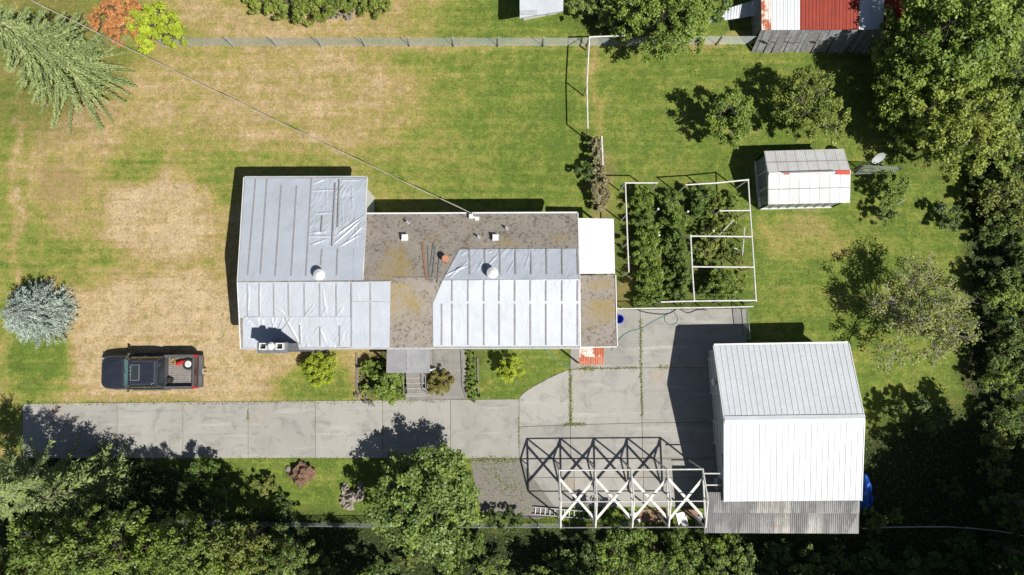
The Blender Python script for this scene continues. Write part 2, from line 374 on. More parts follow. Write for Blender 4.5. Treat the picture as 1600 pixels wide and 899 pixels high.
# ------------------------------------------------------------------ concrete driveway, one slab at a time
dw = thing('driveway', None, None, kind='structure')
def pxpoly(pts, z): return [tuple(P(a, b, z)[:2]) for a, b in pts]
def shrink(poly, d):
    cx = sum(p[0] for p in poly) / len(poly); cy = sum(p[1] for p in poly) / len(poly); o = []
    for x, y in poly:
        o.append((x - d * (1 if x > cx else -1), y - d * (1 if y > cy else -1)))
    return o
JX = [36, 84, 184, 286, 388, 493, 598, 704, 811]
SL = [[(JX[i], 631 - i * .9), (JX[i + 1], 630 - i * .9), (JX[i + 1], 716), (JX[i], 716)] for i in range(8)]
curve = [(811 + 79 * t, 622 - 45 * (t ** .72)) for t in (0, .12, .28, .45, .62, .8, 1)]
SL += [curve + [(891, 664), (811, 667)], [(811, 667), (891, 664), (892, 716), (811, 716)],
       [(891, 541), (963, 541), (963, 484), (1000, 484), (1001.5, 575), (891, 577)],
       [(891, 577), (1001.5, 575), (1003, 661), (891, 664)], [(891, 664), (1003, 661), (1004, 716), (892, 716)],
       [(1000, 484), (1166, 482), (1166, 574), (1001.5, 575)], [(1001.5, 575), (1166, 574), (1166, 659), (1003, 661)], [(1003, 661), (1166, 659), (1166, 716), (1004, 716)],
       [(812, 716), (897, 716), (897, 746), (832, 746)], [(897, 716), (1005, 716), (1005, 746), (897, 746)], [(1005, 716), (1166, 716), (1166, 746), (1005, 746)],
       [(832, 746), (897, 746), (897, 792), (866, 792)], [(897, 746), (1005, 746), (1005, 792), (897, 792)], [(1005, 746), (1166, 746), (1166, 792), (1005, 792)]]
for i, q in enumerate(SL):
    MB().prism(shrink(pxpoly(q, 0), .014 if i != 10 else .012), -.08, .035 + .006 * random.random()).build('slab', 'concrete', dw)
tag(MB().prism(pxpoly([(700, 547), (727, 547), (729, 624), (634, 626), (634, 598), (672, 598), (672, 547)], 0), -.05, .022).build('path', 'old_concrete'), kind='structure')
tag(MB().prism(pxpoly([(735, 717), (830, 717), (884, 797), (840, 812), (752, 800), (742, 760)], 0), -.05, .012).build('gravel_patch', 'gravel'), kind='structure')

# ------------------------------------------------------------------ house
V = Vector
ZR, ZS, ZN, ZW = 4.5, 3.3, 3.2, 2.95
hA, hB = P(372, 440, ZR), P(905, 436, ZR); hM = P(566, 438, ZR)
sA, sB = P(377, 544, ZS), P(906, 543, ZS)
nA, nB = P(571, 335, ZN), P(902, 333.5, ZN)
wA, wB = P(382, 278, ZW), P(573, 277.5, ZW)
plS = plane3(hA, hB, sA); plN = plane3(hM, hB, nB); plW = plane3(hA, hM, wA)
MOSS = [(618, 440, 30, 60, .8), (600, 420, 22, 14, .5), (672, 376, 16, 10, .4), (725, 355, 24, 12, .3), (797, 378, 22, 10, .6), (878, 373, 18, 10, .6), (640, 474, 30, 16, .7), (935, 445, 22, 10, .8),
        (938, 485, 26, 20, .75), (925, 505, 20, 10, .5), (655, 500, 10, 10, .5), (670, 395, 8, 10, .4), (560, 430, 30, 12, .35)]
def moss_attr(mb):
    out = []
    for v in mb.v:
        px, py = pix(*v); out.append(fld(MOSS, px + 9 * nz(v[0], v[1]), py + 9 * nz(v[1], v[0], 4)))
    mb.attr = {'moss': out}; return mb
h0 = P(640, 450, 0)
house = thing('house', 'long low white house with mossy grey roof partly covered by silver tarps', 'house', (h0.x, h0.y, 0))
moss_attr(MB().slab([sA, sB, hB, hA], .14, 60, 14)).build('roof_slope', 'rolled_roofing', house)
moss_attr(MB().slab([hM, hB, nB, nA], .14, 44, 14)).build('roof_slope', 'rolled_roofing', house)
MB().slab([hA, hM, wB, wA], .14, 6, 6).build('roof_slope', 'rolled_roofing', house)
MB().beam(hA.lerp(hB, .452) + V((0, 0, .004)), hA.lerp(hB, .597) + V((0, 0, .004)), .3, .012).build('ridge_cap', 'rolled_roofing', house)
# gutters and fascia
for a, b, m in ((sA, sB, 'trim_grey'), (nA, nB, 'white_paint'), (wA, wB, 'trim_grey')):
    off = V((0, -.045 if a is sA else .045, -.06)); MB().beam(a + off, b + off, .085, .09).build('gutter', m, house)
for a, b in ((sA, hA), (hA, wA), (wB, hM), (sB, hB), (hB, nB)):
    sx = -.03 if a.x < 0 and b.x < -10 else .03
    MB().beam(a + V((sx, 0, -.07)), b + V((sx, 0, -.07)), .05, .2).build('barge_board', 'white_paint', house)
# annex roofs at the east end
aW = [P(899, 341, 2.74), P(959, 342, 2.70), P(961, 428, 2.70), P(899, 429, 2.74)]
MB().slab(aW[::-1], .10).build('patio_roof', 'white_paint', house)
aG = [P(900, 430.5, 2.98), P(961, 430, 2.92), P(963.5, 541, 2.92), P(901, 542, 2.98)]
moss_attr(MB().slab(aG[::-1], .14, 16, 26)).build('annex_roof', 'rolled_roofing', house)
MB().beam(aG[1] + V((.03, 0, -.02)), aG[2] + V((.03, 0, -.02)), .05, .16).build('fascia', 'white_paint', house)
MB().beam(aG[2] + V((0, -.04, -.02)), aG[3] + V((0, -.04, -.02)), .05, .16).build('fascia', 'white_paint', house)
# walls
xw = hA.x + .45; xe = hB.x - .4; ys = sA.y + .5; yn = nA.y - .45; yw = wA.y - .45; xj = wB.x - .12; ye = aG[1].x - .2
MB().prism([(xw, ys), (xe, ys), (xe, yn), (xj, yn), (xj, yw), (xw, yw)], 0, 2.72).build('wall', 'siding', house)
zt = 2.72
MB().add([(xw, ys, zt), (xw, yw, zt), (xw, yw, 2.72), (xw, hA.y, 4.3), (xw, ys, 3.2), (xw + .1, ys, zt), (xw + .1, yw, zt), (xw + .1, yw, 2.73), (xw + .1, hA.y, 4.3), (xw + .1, ys, 3.2)],
         [(0, 1, 3, 4), (5, 9, 8, 6), (0, 4, 9, 5), (4, 3, 8, 9), (3, 1, 6, 8)]).build('gable_wall', 'siding', house, fix=True)
MB().add([(xe, ys, zt), (xe, yn, zt), (xe, yn, 3.1), (xe, hA.y, 4.3), (xe, ys, 3.2), (xe - .1, ys, zt), (xe - .1, yn, zt), (xe - .1, yn, 3.1), (xe - .1, hA.y, 4.3), (xe - .1, ys, 3.2)],
         [(0, 4, 3, 2, 1), (5, 6, 7, 8, 9), (0, 5, 9, 4), (4, 9, 8, 3), (3, 8, 7, 2), (2, 7, 6, 1)]).build('gable_wall', 'siding', house, fix=True)
MB().box(((xw + xe) / 2, ys + .05, 2.96), (xe - xw, .1, .46)).build('frieze', 'siding', house)
MB().box(((xj + xe) / 2, yn - .05, 2.9), (xe - xj - .02, .1, .34)).build('frieze', 'siding', house)
MB().add([(xj, yn, 2.72), (xj, yw, 2.72), (xj, yw, 2.8), (xj, yn, 3.3), (xj - .1, yn, 2.72), (xj - .1, yw, 2.72), (xj - .1, yw, 2.8), (xj - .1, yn, 3.3)],
         [(0, 1, 2, 3), (7, 6, 5, 4), (3, 2, 6, 7), (1, 5, 6, 2)]).build('wing_wall', 'white_paint', house, fix=True)
MB().prism([(xe + .005, ys + .3), (ye, ys + .3), (ye, aG[0].y - .1), (xe + .005, aG[0].y - .1)], 0, 2.78).build('annex_wall', 'siding', house)
for q in ((aW[1].x - .1, aW[1].y - .12), (aW[2].x - .1, aW[2].y + .2)):
    MB().box((q[0], q[1], 1.3), (.1, .1, 2.6)).build('patio_post', 'white_paint', house)
def window(par, x, y, z, w, h, face, mat='white_paint'):     # face: 'x-','x+','y-','y+'
    s = {'-': -1, '+': 1}[face[1]]; ax = face[0]
    def bx(m, c, d): m.box((x + (s * c[2] if ax == 'x' else c[0]), y + (s * c[2] if ax == 'y' else c[0]), z + c[1]), (d[2], d[0], d[1]) if ax == 'x' else (d[0], d[2], d[1]))
    f = MB()
    for c, d in (((0, h / 2, .03), (w + .16, .08, .06)), ((0, -h / 2, .03), (w + .16, .08, .06)), ((w / 2 + .04, 0, .03), (.08, h - .08, .06)), ((-w / 2 - .04, 0, .03), (.08, h - .08, .06)), ((0, 0, .025), (.05, h - .08, .04))): bx(f, c, d)
    f = f.build('window', mat, par); p = MB(); bx(p, (0, 0, .012), (w, h - .08, .02)); p.build('pane', 'glass_dark', f)
for x in (-10.2, -8.2, -1.8, 1.2): window(house, x, ys, 1.75, 1.5, 1.1, 'y-')
for x in (-6.5, -3, .5, 2.4): window(house, x, yn, 1.8, 1.2, 1.0, 'y+')
for y in (1.2, 5): window(house, xw, y, 1.75, 1.6, 1.1, 'x-')
d_ = MB().box((-5.6, ys - .03, 1.3), (.95, .06, 2.05)).build('door', 'plank_brown', house); MB().box((-5.25, ys - .08, 1.3), (.04, .05, .14)).build('handle', 'chrome', d_)
# chimney with twin flues
cz = 5.3
c1, c2, c3 = P(405, 536.5, cz), P(449, 536.5, cz), P(449, 550.5, cz)
cx, cy = (c1.x + c2.x) / 2, (c2.y + c3.y) / 2; cw, cd = c2.x - c1.x, c2.y - c3.y
ch = MB().box((cx + .0, cy, cz / 2), (cw, cd, cz)).build('chimney', 'chimney_stone', house)
MB().box((cx, cy, cz + .045), (cw + .12, cd + .1, .09)).build('crown', 'chimney_stone', ch)
for px in (410.5, 436.5):
    t = P(px, 541.5, cz + .35); m = MB()
    for a, b, e, f_ in ((-.17, 0, .05, .34), (.17, 0, .05, .34), (0, -.145, .29, .05), (0, .145, .29, .05)): m.box((t.x + a, t.y + b, cz + .22), (e, f_, .26))
    m.build('flue', 'white_paint', ch); MB().box((t.x, t.y, cz + .12), (.28, .24, .06)).build('flue_liner', 'dark_gap', ch)
t = P(422, 541, cz + .7); MB().tube((t.x, t.y, cz + .09), (t.x, t.y, cz + .55), .11, n=14).tube((t.x, t.y, cz + .6), (t.x, t.y, cz + .72), .2, .1, 16).tube((t.x, t.y, cz + .54), (t.x, t.y, cz + .6), .03).build('flue_cap', 'white_paint', ch)
MB().prism([(cx + cw / 2 + .0, cy + cd / 2 + .02), (cx + cw / 2 + .75, cy + .1), (cx + cw / 2 + .75, cy - .55), (cx + cw / 2 - .2, cy - .35)], 0, .06).build('hearth_pad', 'old_concrete', house)
MB().slab([(cx + cw / 2 + .002, cy - cd / 2 + .02, .9), (cx + cw / 2 + .6, cy - cd / 2 + .02, .25), (cx + cw / 2 + .6, cy + cd / 2 - .02, .25), (cx + cw / 2 + .002, cy + cd / 2 - .02, .9)], .25).build('chimney_shoulder', 'chimney_stone', house)
# vents
def up(v, n, d): return v + n * d
for px, py, pl in ((504.5, 430, plW), (772, 427, plN)):
    b = Q(px - 2, py + 1, pl); v = MB().tube(b - V((0, 0, .1)), b + V((0, 0, .45)), .17, n=16).tube(b + V((0, 0, .45)), b + V((0, 0, .52)), .30, .30, 20).tube(b + V((0, 0, .52)), b + V((0, 0, .66)), .30, .10, 20).build('turbine_vent', 'white_paint', house)
for px, py in ((633, 372), (774, 372)):
    b = Q(px, py, plN); MB().box((b.x, b.y, b.z + .1), (.34, .34, .3)).box((b.x, b.y, b.z + .285), (.27, .27, .07)).build('box_vent', 'white_paint', house)
for px, py in ((637.5, 348.5), (748, 371), (791.5, 357.5)):
    b = Q(px, py, plN); MB().tube(b - V((0, 0, .05)), b + V((0, 0, .38)), .055, n=10).tube(b - V((0, 0, .05)), b + V((0, 0, .06)), .12, .07, n=10).build('pipe_vent', 'trim_grey', house)
b = Q(697, 405.5, plN); MB().tube(b - V((0, 0, .1)), b + V((0, 0, .42)), .14, .13, n=14).tube(b + V((0, 0, .42)), b + V((0, 0, .5)), .20, .17, 14).build('flue_pot', 'terracotta', house)
b = Q(742, 339, plN); mast = MB().tube(b + V((0, 0, -.6)), b + V((0, 0, .75)), .045, n=10).build('service_mast', 'steel_grey', house)
MB().box((b.x - .15, b.y, b.z + .12), (.3, .25, .24)).box((b.x + .12, b.y - .12, b.z + .08), (.22, .2, .16)).build('bracket', 'white_paint', mast)
for i, z in enumerate((.55, .68)): MB().tube(b + V((-.14, .03, z)), b + V((.0, .03, z)), .05, n=10).build('insulator', 'white_paint', mast)
mastP = b + V((-.1, .05, .62))
# porch roof and steps
pr = [P(603.5, 583, 2.62), P(672, 583, 2.62), P(671, 534, 3.16), P(605, 534, 3.16)]
pm = [(pr[0] + pr[1]) / 2, (pr[3] + pr[2]) / 2]
por = MB().slab([pr[0], pm[0] + V((-.03, 0, .05)), pm[1] + V((-.03, 0, .05)), pr[3]], .07).build('porch_roof_half', 'porch_roof', house)
MB().slab([pm[0] + V((.03, 0, .05)), pr[1], pr[2], pm[1] + V((.03, 0, .05))], .07).build('porch_roof_half', 'porch_roof', house)
MB().beam(pm[0] + V((0, 0, .055)), pm[1] + V((0, 0, .055)), .15, .04).build('porch_ridge_flashing', 'batten', house)
for q in (pr[0], pr[1]): MB().box((q.x * .97 - .12, q.y + .15, 1.24), (.1, .1, 2.5)).build('porch_post', 'white_paint', house)
a = P(637, 578, 0); b = P(668, 578, 0)
for i in range(4):
    MB().box(((a.x + b.x) / 2, a.y - .3 - .30 * i, (.68 - .17 * i) / 2), (b.x - a.x, .31, .68 - .17 * i)).build('step', 'old_concrete', house)
    MB().box(((a.x + b.x) / 2, a.y - .45 - .30 * i, .68 - .17 * i + .008), (b.x - a.x, .06, .016)).build('nosing', 'concrete', house)
MB().box(((a.x + b.x) / 2, (a.y - .14 + ys) / 2, .36), (b.x - a.x + .7, ys - a.y + .1, .72)).build('porch_floor', 'old_concrete', house)
for x in (a.x - .05, b.x + .05):
    m = MB().tube((x, a.y - .3, .6), (x, a.y - .3, 1.5), .02).tube((x, a.y - 1.35, .0), (x, a.y - 1.35, .95), .02).tube((x, a.y - .28, 1.5), (x, a.y - 1.37, .95), .022); m.build('handrail', 'steel_grey', house)
# rusty sheet roof over the side door
s0, s1, s2, s3 = P(905, 570, 2.05), P(943.5, 570, 2.05), P(944, 541, 2.35), P(905.5, 541, 2.35)
sh = thing('side_door_canopy', 'small rusty red and white sheet metal canopy below the grey annex roof', 'canopy', ((s0.x + s1.x) / 2, s0.y + .3, 0))
def corr(per, amp, ax):
    return lambda p, u, v: p + V((0, 0, amp * math.sin(2 * math.pi * (p.x if ax == 'x' else p.y) / per)))
mx0, mx1 = (s0 + s1) / 2, (s3 + s2) / 2
q0, q1, qm = s0.lerp(s3, .52), s1.lerp(s2, .52), mx0.lerp(mx1, .52)
for c, mt, dz in (((s0, mx0 + V((.02, 0, 0)), qm + V((.02, 0, 0)), q0), 'rust_red', 0), ((mx0 - V((.02, 0, 0)), s1, q1, qm - V((.02, 0, 0))), 'rust_red', .03), ((q0 - V((0, .1, 0)), q1 - V((0, .1, 0)), s2, s3), 'rust_white', .05)):
    MB().slab([x + V((0, 0, dz)) for x in c], .012, 24, 1, corr(.13, .012, 'x')).build('sheet', mt, sh)
for q in (s0 + V((.08, .08, 0)), s1 + V((-.08, .08, 0)), s2 + V((-.08, -.12, 0)), s3 + V((.08, -.12, 0))): MB().box((q.x, q.y, q.z / 2 - .03), (.08, .08, q.z - .07)).build('post', 'plank_grey', sh)

# ------------------------------------------------------------------ tarps with battens
def tarp_sheet(mb, quad, pl, nu, nv, off=.03, amp=.02, seed=0, folds=(), R_=None):
    c = quad; n = pl[1]; FL = [(R_(*a), R_(*b), h) for a, b, h in folds]
    def fn(p, u, v):
        x = (c[0][0] * (1 - u) + c[1][0] * u) * (1 - v) + (c[3][0] * (1 - u) + c[2][0] * u) * v
        y = (c[0][1] * (1 - u) + c[1][1] * u) * (1 - v) + (c[3][1] * (1 - u) + c[2][1] * u) * v
        q = Q(x, y, pl)
        w = abs(nz(q.x * 1.7 + q.y * .9, q.y * 1.2 - q.x * .5, seed)) * 1.0 + abs(nz(q.x * 4.2 - q.y * 2.0, q.y * 2.1, seed + 3)) * .7
        w2 = max(0, nz(q.x * .7, q.y * .7, seed + 8)) * 1.2 + .25
        for (ax, ay), (bx, by), h in FL:
            ex, ey = bx - ax, by - ay; L2 = ex * ex + ey * ey; t = ((x - ax) * ex + (y - ay) * ey) / L2
            if -.1 < t < 1.1:
                dd_ = abs((x - ax) * ey - (y - ay) * ex) / L2 ** .5; w += h / max(amp * max(w2, .05) * 1.6, 1e-4) * max(0, 1 - dd_ / 1.5) * math.sin(math.pi * min(1, max(0, (t + .1) / 1.2)))
        return q + n * (off + amp * w * w2 * 1.6 + .006 * nz(q.x * 9, q.y * 9, seed))
    return mb.slab([(0, 0, 0), (1, 0, 0), (1, 1, 0), (0, 1, 0)], 0, nu, nv, fn)
def batten(par, a, b, pl, off=.06, w=.065, mat='batten'):
    p, q = Q(*a, pl), Q(*b, pl)
    MB().beam(p + pl[1] * off, q + pl[1] * off, w, .035, pl[1]).build('batten', mat, par)
def R6(x, y): return (350 + x / 3.995, 240 + y / 3.995)      # zoom crops used to read positions
def R3(x, y): return (350 + x / 3.995, 440 + y / 3.995)
def R7(x, y): return (620 + x / 3.995, 300 + y / 3.995)
def tarp(label, loc_px, z): c = P(*loc_px, z); return thing('roof_tarp', label, 'tarp', (c.x, c.y, z), 'tarps nailed over the house roof')
t1 = tarp('large silver tarp on the wide north slope of the west wing', (470, 350), 3.4)
m = MB(); tarp_sheet(m, [(372.5, 440), (552, 438.5), (553, 279), (383, 279)], plW, 60, 54, .03, .02, 1); tarp_sheet(m, [(552, 438.5), (565, 438.5), (571, 380), (552.7, 380)], plW, 6, 20, .03, .02, 1)
m.build('sheet', 'tarp_north_dim', t1, True)
for a, b in (((200, 162), (150, 765)), ((271, 165), (230, 755)), ((360, 205), (322, 768)), ((456, 205), (421, 765)), ((549, 160), (513, 768)), ((614, 600), (606, 700)), ((712, 600), (705, 765))):
    batten(t1, R6(*a), R6(*b), plW)
t1b = tarp('crinkled silver tarp lapped over the north east corner of the west wing', (530, 330), 3.4)
m = MB(); tarp_sheet(m, [(482, 383), (571, 389), (572.5, 279), (488, 279)], plW, 110, 130, .05, .06, 11, [((690, 565), (880, 400), .09), ((700, 515), (880, 388), .08), ((720, 585), (850, 512), .08), ((560, 192), (640, 160), .06), ((730, 172), (860, 168), .06), ((530, 520), (690, 522), .06), ((640, 540), (530, 578), .07), ((545, 236), (690, 231), .06), ((555, 380), (680, 372), .05), ((740, 300), (745, 450), .04), ((640, 200), (645, 350), .04), ((820, 420), (830, 580), .05), ((800, 200), (806, 380), .04), ((760, 560), (870, 455), .07), ((540, 500), (640, 490), .05)], R6)
m.build('sheet', 'tarp_north_dim', t1b, True)
for a, b in (((700, 195), (680, 585)), ((725, 170), (715, 470)), ((618, 400), (612, 500))): batten(t1b, R6(*a), R6(*b), plW, .16, .06)
t2 = tarp('silver tarp just below the ridge on the south slope of the west wing', (460, 470), 3.9)
m = MB(); tarp_sheet(m, [(374, 497), (551, 495.5), (551, 440), (372.5, 441)], plS, 170, 50, .03, .03, 21, [((505, 215), (560, 150), .07), ((520, 215), (575, 170), .07), ((610, 215), (645, 155), .06), ((708, 210), (745, 155), .06), ((620, 60), (640, 200), .04), ((225, 40), (222, 200), .05), ((160, 60), (150, 210), .05), ((330, 160), (390, 215), .04)], R3); m.build('sheet', 'tarp_pale', t2, True)
for x in (150, 224, 314, 406, 505, 601, 704): batten(t2, R3(x - 2, 12), R3(x, 218), plS, .065, .06)
t3 = tarp('silver tarp around the chimney along the south eave of the house', (460, 520), 3.5)
m = MB(); tarp_sheet(m, [(380, 543), (551, 542), (551, 494), (380, 495)], plS, 170, 60, .055, .05, 31, [((250, 300), (238, 230), .07), ((300, 300), (330, 225), .08), ((340, 300), (372, 228), .09), ((318, 305), (300, 230), .08), ((360, 310), (420, 228), .09), ((470, 380), (390, 235), .09), ((481, 385), (474, 268), .07), ((560, 330), (600, 270), .05), ((640, 380), (600, 290), .04)], R3); m.build('sheet', 'tarp_pale', t3, True)
for a, b in (((604, 278), (605, 400)), ((726, 275), (726, 400)), ((385, 228), (470, 385)), ((478, 270), (482, 390))): batten(t3, R3(*a), R3(*b), plS, .14, .05)
t4 = tarp('smooth silver tarp on the south slope beside the porch roof', (580, 490), 3.9)
m = MB(); tarp_sheet(m, [(549, 543), (609, 542.5), (610.5, 439), (549, 440)], plS, 24, 36, .075, .012, 41); m.build('sheet', 'tarp_pale', t4, True)
for a, b in (((799, 8), (799, 402)), ((917, 10), (917, 118)), ((917, 132), (917, 402))): batten(t4, R3(*a), R3(*b), plS, .11, .055)
batten(t4, (551, 471), (608, 471.5), plS, .1, .03, 'trim_grey')
t5 = tarp('white tarp with long rows of battens over the ridge of the east half', (790, 460), 4.2)
m = MB(); tarp_sheet(m, [(692, 438), (904, 436.5), (902.5, 389), (718, 390.5)], plN, 150, 50, .035, .04, 51, [((300, 525), (445, 460), .08), ((330, 540), (442, 435), .07), ((500, 500), (545, 415), .06), ((560, 470), (632, 395), .06), ((690, 510), (735, 425), .05), ((400, 400), (440, 370), .05), ((800, 480), (830, 380), .04), ((570, 380), (600, 370), .05)], R7); m.build('sheet', 'tarp_north_dim', t5, True)  # north half of the same tarp, painted dimmer as it faces away from the sun
m = MB(); tarp_sheet(m, [(676.5, 474), (905.5, 474), (904.5, 436), (692, 438)], plS, 60, 14, .035, .02, 52)
tarp_sheet(m, [(677, 541.5), (906, 541), (905.5, 474), (676.5, 474)], plS, 60, 24, .035, .02, 52); m.build('sheet', 'tarp_white_sunlit', t5, True)
for x in (455, 550, 644, 741, 838, 935, 1032, 1129): batten(t5, R7(x, 362), R7(x + 2, 518), plN, .07, .075)
for x in (282, 347, 446, 545, 641, 738, 835, 932, 1032, 1129):
    if x > 282: batten(t5, R7(x, 552), R7(x - 1, 680), plS, .07, .072)
    batten(t5, R7(x, 697), R7(x, 955), plS, .07, .072)
# loose planks left on the roof
for (a, b, mt, w, lab) in (((160, 318), (188, 552), 'plank_brown', .13, 'brown plank lying loose on the mossy roof'), ((196, 345), (205, 545), 'plank_grey', .09, 'short grey plank next to the brown one on the roof'), ((233, 318), (205, 555), 'plank_grey', .10, 'long grey plank slanting across the mossy roof'),
                      ((243, 345), (222, 560), 'plank_grey', .07, 'thin grey batten offcut among the roof planks'), ((268, 395), (253, 570), 'plank_grey', .05, 'thinnest grey lath lying closest to the terracotta flue pot')):
    p, q = Q(*R7(*a), plN), Q(*R7(*b), plN); c = (p + q) / 2
    tag(MB().beam(p + plN[1] * .03, q + plN[1] * .03, w, .05, plN[1]).build('plank', mt, loc=tuple(c)), lab, 'plank', 'planks on the roof')

# ------------------------------------------------------------------ garage with lean-to
GE, GS, GR = 2.6, 2.5, 3.85
gNW, gNE = P(1116, 540.5, GE), P(1325.5, 537, GE); gRW, gRE = P(1132.5, 656.5, GR), P(1350, 653.5, GR); gSW, gSE = P(1132.5, 784, GS), P(1345, 782, GS)
gc = (gNW + gSE) / 2
garage = thing('garage', 'white metal garage with ribbed gable roof at the end of the concrete pad', 'garage', (gc.x, gc.y, 0))
def rib_panels(par, e0, e1, r0, r1, n, mat, name='roof_panel', ribs=2, rh=.03, gap=.008):
    for i in range(n):
        a, b = i / n, (i + 1) / n; g_ = gap / (e1 - e0).length
        c = [e0.lerp(e1, a + g_), e0.lerp(e1, b - g_), r0.lerp(r1, b - g_), r0.lerp(r1, a + g_)]
        m = MB().slab(c, .03)
        for k in range(ribs):
            t = (k + .08) / ribs; p, q = c[0].lerp(c[1], t), c[3].lerp(c[2], t)
            nn = (c[1] - c[0]).cross(c[3] - c[0]).normalized(); nn = nn if nn.z > 0 else -nn
            m.beam(p + nn * rh / 2, q + nn * rh / 2, .035, rh, nn)
        m.build(name, mat, par)
rib_panels(garage, gNW, gNE, gRW + V((0, .06, -.01)), gRE + V((0, .06, -.01)), 8, 'garage_metal', ribs=3, rh=.02, gap=.004)
rib_panels(garage, gSW, gSE, gRW - V((0, .06, .01)), gRE - V((0, .06, .01)), 8, 'garage_metal', ribs=3, rh=.02, gap=.004)
nn = V((0, 0, 1))
MB().slab([gRW + V((-.02, -.2, .0)), gRE + V((.02, -.2, .0)), gRE + V((.02, 0, .075)), gRW + V((-.02, 0, .075))], .012).build('ridge_cap', 'garage_metal', garage)
MB().slab([gRW + V((-.02, .2, .0)), gRE + V((.02, .2, .0)), gRE + V((.02, .003, .072)), gRW + V((-.02, .003, .072))], .012).build('ridge_cap', 'garage_metal', garage)
for a, b in ((gNW, gRW), (gSW, gRW), (gNE, gRE), (gSE, gRE)):
    s_ = -.035 if a in (gNW, gSW) else .035
    MB().beam(a + V((s_, 0, -.06)), b + V((s_, 0, -.06)), .05, .18).build('barge_board', 'white_paint', garage)
MB().beam(gNW + V((0, .06, -.06)), gNE + V((0, .06, -.06)), .1, .1).build('gutter', 'white_paint', garage)
w0, w1, w2, w3 = gNW.lerp(gNE, .05) - V((0, .25, 0)), gNW.lerp(gNE, .95) - V((0, .25, 0)), gSW.lerp(gSE, .95) + V((0, .2, 0)), gSW.lerp(gSE, .05) + V((0, .2, 0))
w0 = V((P(1106.5, 556).x, w0.y, 0)); w3 = V((P(1120.5, 740).x + .05, w3.y, 0))
MB().prism([w0, w1, w2, w3], 0, 2.4).build('wall', 'garage_wall', garage)
wm0, wm1 = w0.lerp(w3, .46), w1.lerp(w2, .46)
for a, mm, b in ((w0, wm0, w3), (w1, wm1, w2)):
    s_ = .1 if a is w0 else -.1
    MB().add([(a.x, a.y, 2.4), (b.x, b.y, 2.4), (mm.x, mm.y, 3.62), (a.x + s_, a.y, 2.4), (b.x + s_, b.y, 2.4), (mm.x + s_, mm.y, 3.62)], [(0, 1, 2), (5, 4, 3), (0, 2, 5, 3), (2, 1, 4, 5)]).build('gable_wall', 'garage_wall', garage, fix=True)
# west face: two doors, trim, lamp, window
def wall_pt(t, out=.0): q = w0.lerp(w3, t); return V((q.x - out, q.y, 0))
wd = (w3 - w0); wd.z = 0; rzw = math.atan2(wd.y, wd.x)
for t0, t1_, nm, z1 in ((.07, .30, 'roller_door', 2.1), (.52, .66, 'side_door', 2.0)):
    a, b = wall_pt(t0, .03), wall_pt(t1_, .03); c = (a + b) / 2; L = (b - a).length
    d_ = MB().box((c.x, c.y, z1 / 2), (L, .05, z1), rzw).build(nm, 'white_paint', garage)
    for k in range(1, 4): MB().box((c.x - .035, c.y, z1 * k / 4), (L - .1, .03, .04), rzw).build('panel_rail', 'trim_grey', d_)
    MB().box((c.x - .05, c.y, z1 + .06), (L + .2, .1, .12), rzw).build('lintel', 'white_paint', garage)
    MB().box((a.x - .03, a.y + .06, z1 / 2), (.1, .1, z1), rzw).build('door_jamb', 'white_paint', garage); MB().box((b.x - .03, b.y - .06, z1 / 2), (.1, .1, z1), rzw).build('door_jamb', 'white_paint', garage)
for k in range(26):
    q = wall_pt((k + .5) / 26, .012)
    if .06 < (k + .5) / 26 < .31 or .51 < (k + .5) / 26 < .67: continue
    MB().box((q.x, q.y, 1.2), (.03, .02, 2.38), rzw).build('wall_rib', 'garage_wall', garage)
q = wall_pt(.78, .02); MB().box((q.x, q.y, 1.5), (.9, .04, .3), rzw).build('window', 'glass_dark', garage)
q = wall_pt(.20, 0); fl = MB().tube((q.x, q.y - .15, 2.28), (q.x - .42, q.y - .15, 2.34), .06, n=10).build('wall_fan', 'white_paint', garage)
MB().tube((q.x - .25, q.y - .15, 2.32), (q.x - .5, q.y - .15, 2.36), .12, .19, 16).build('fan_hood', 'white_paint', fl); MB().tube((q.x - .22, q.y - .15, 2.52), (q.x - .22, q.y - .15, 2.56), .1, n=14).build('fan_motor', 'dark_gap', fl)
# lean-to of corrugated sheets
lt = thing('lean_to_shed', 'weathered grey corrugated lean-to roof along the south side of the white garage', 'lean-to', tuple(P(1220, 800, 0)))
l0, l1, l2, l3 = P(1101, 833, 2.0), P(1341, 834, 2.0), P(1342, 770, 2.36), P(1104, 769, 2.36)
nS = 9; rnd = random.Random(3)
for row, (v0, v1, dz) in enumerate(((0, .56, 0), (.5, 1, .05))):
    for i in range(nS):
        a, b = i / nS - .004, (i + 1) / nS + .004; A, B = l0.lerp(l1, a), l0.lerp(l1, b); C_, D_ = l3.lerp(l2, b), l3.lerp(l2, a)
        zz = V((0, 0, dz + .012 * (i % 2)))
        MB().slab([A.lerp(D_, v0) + zz, B.lerp(C_, v0) + zz, B.lerp(C_, v1) + zz, A.lerp(D_, v1) + zz], .008, 44, 1, corr(.11, .016, 'x')).build('corrugated_sheet', rnd.choice(['lean_to_metal', 'lean_to_pale', 'lean_to_metal']), lt)
for t in (.01, .25, .5, .75, .985):
    q = l0.lerp(l1, t); MB().box((q.x, q.y + .15, .96), (.1, .1, 1.92)).build('post', 'plank_grey', lt)
MB().beam(l0 + V((.05, .15, -.09)), l1 + V((-.05, .15, -.09)), .08, .1).build('beam', 'plank_grey', lt)
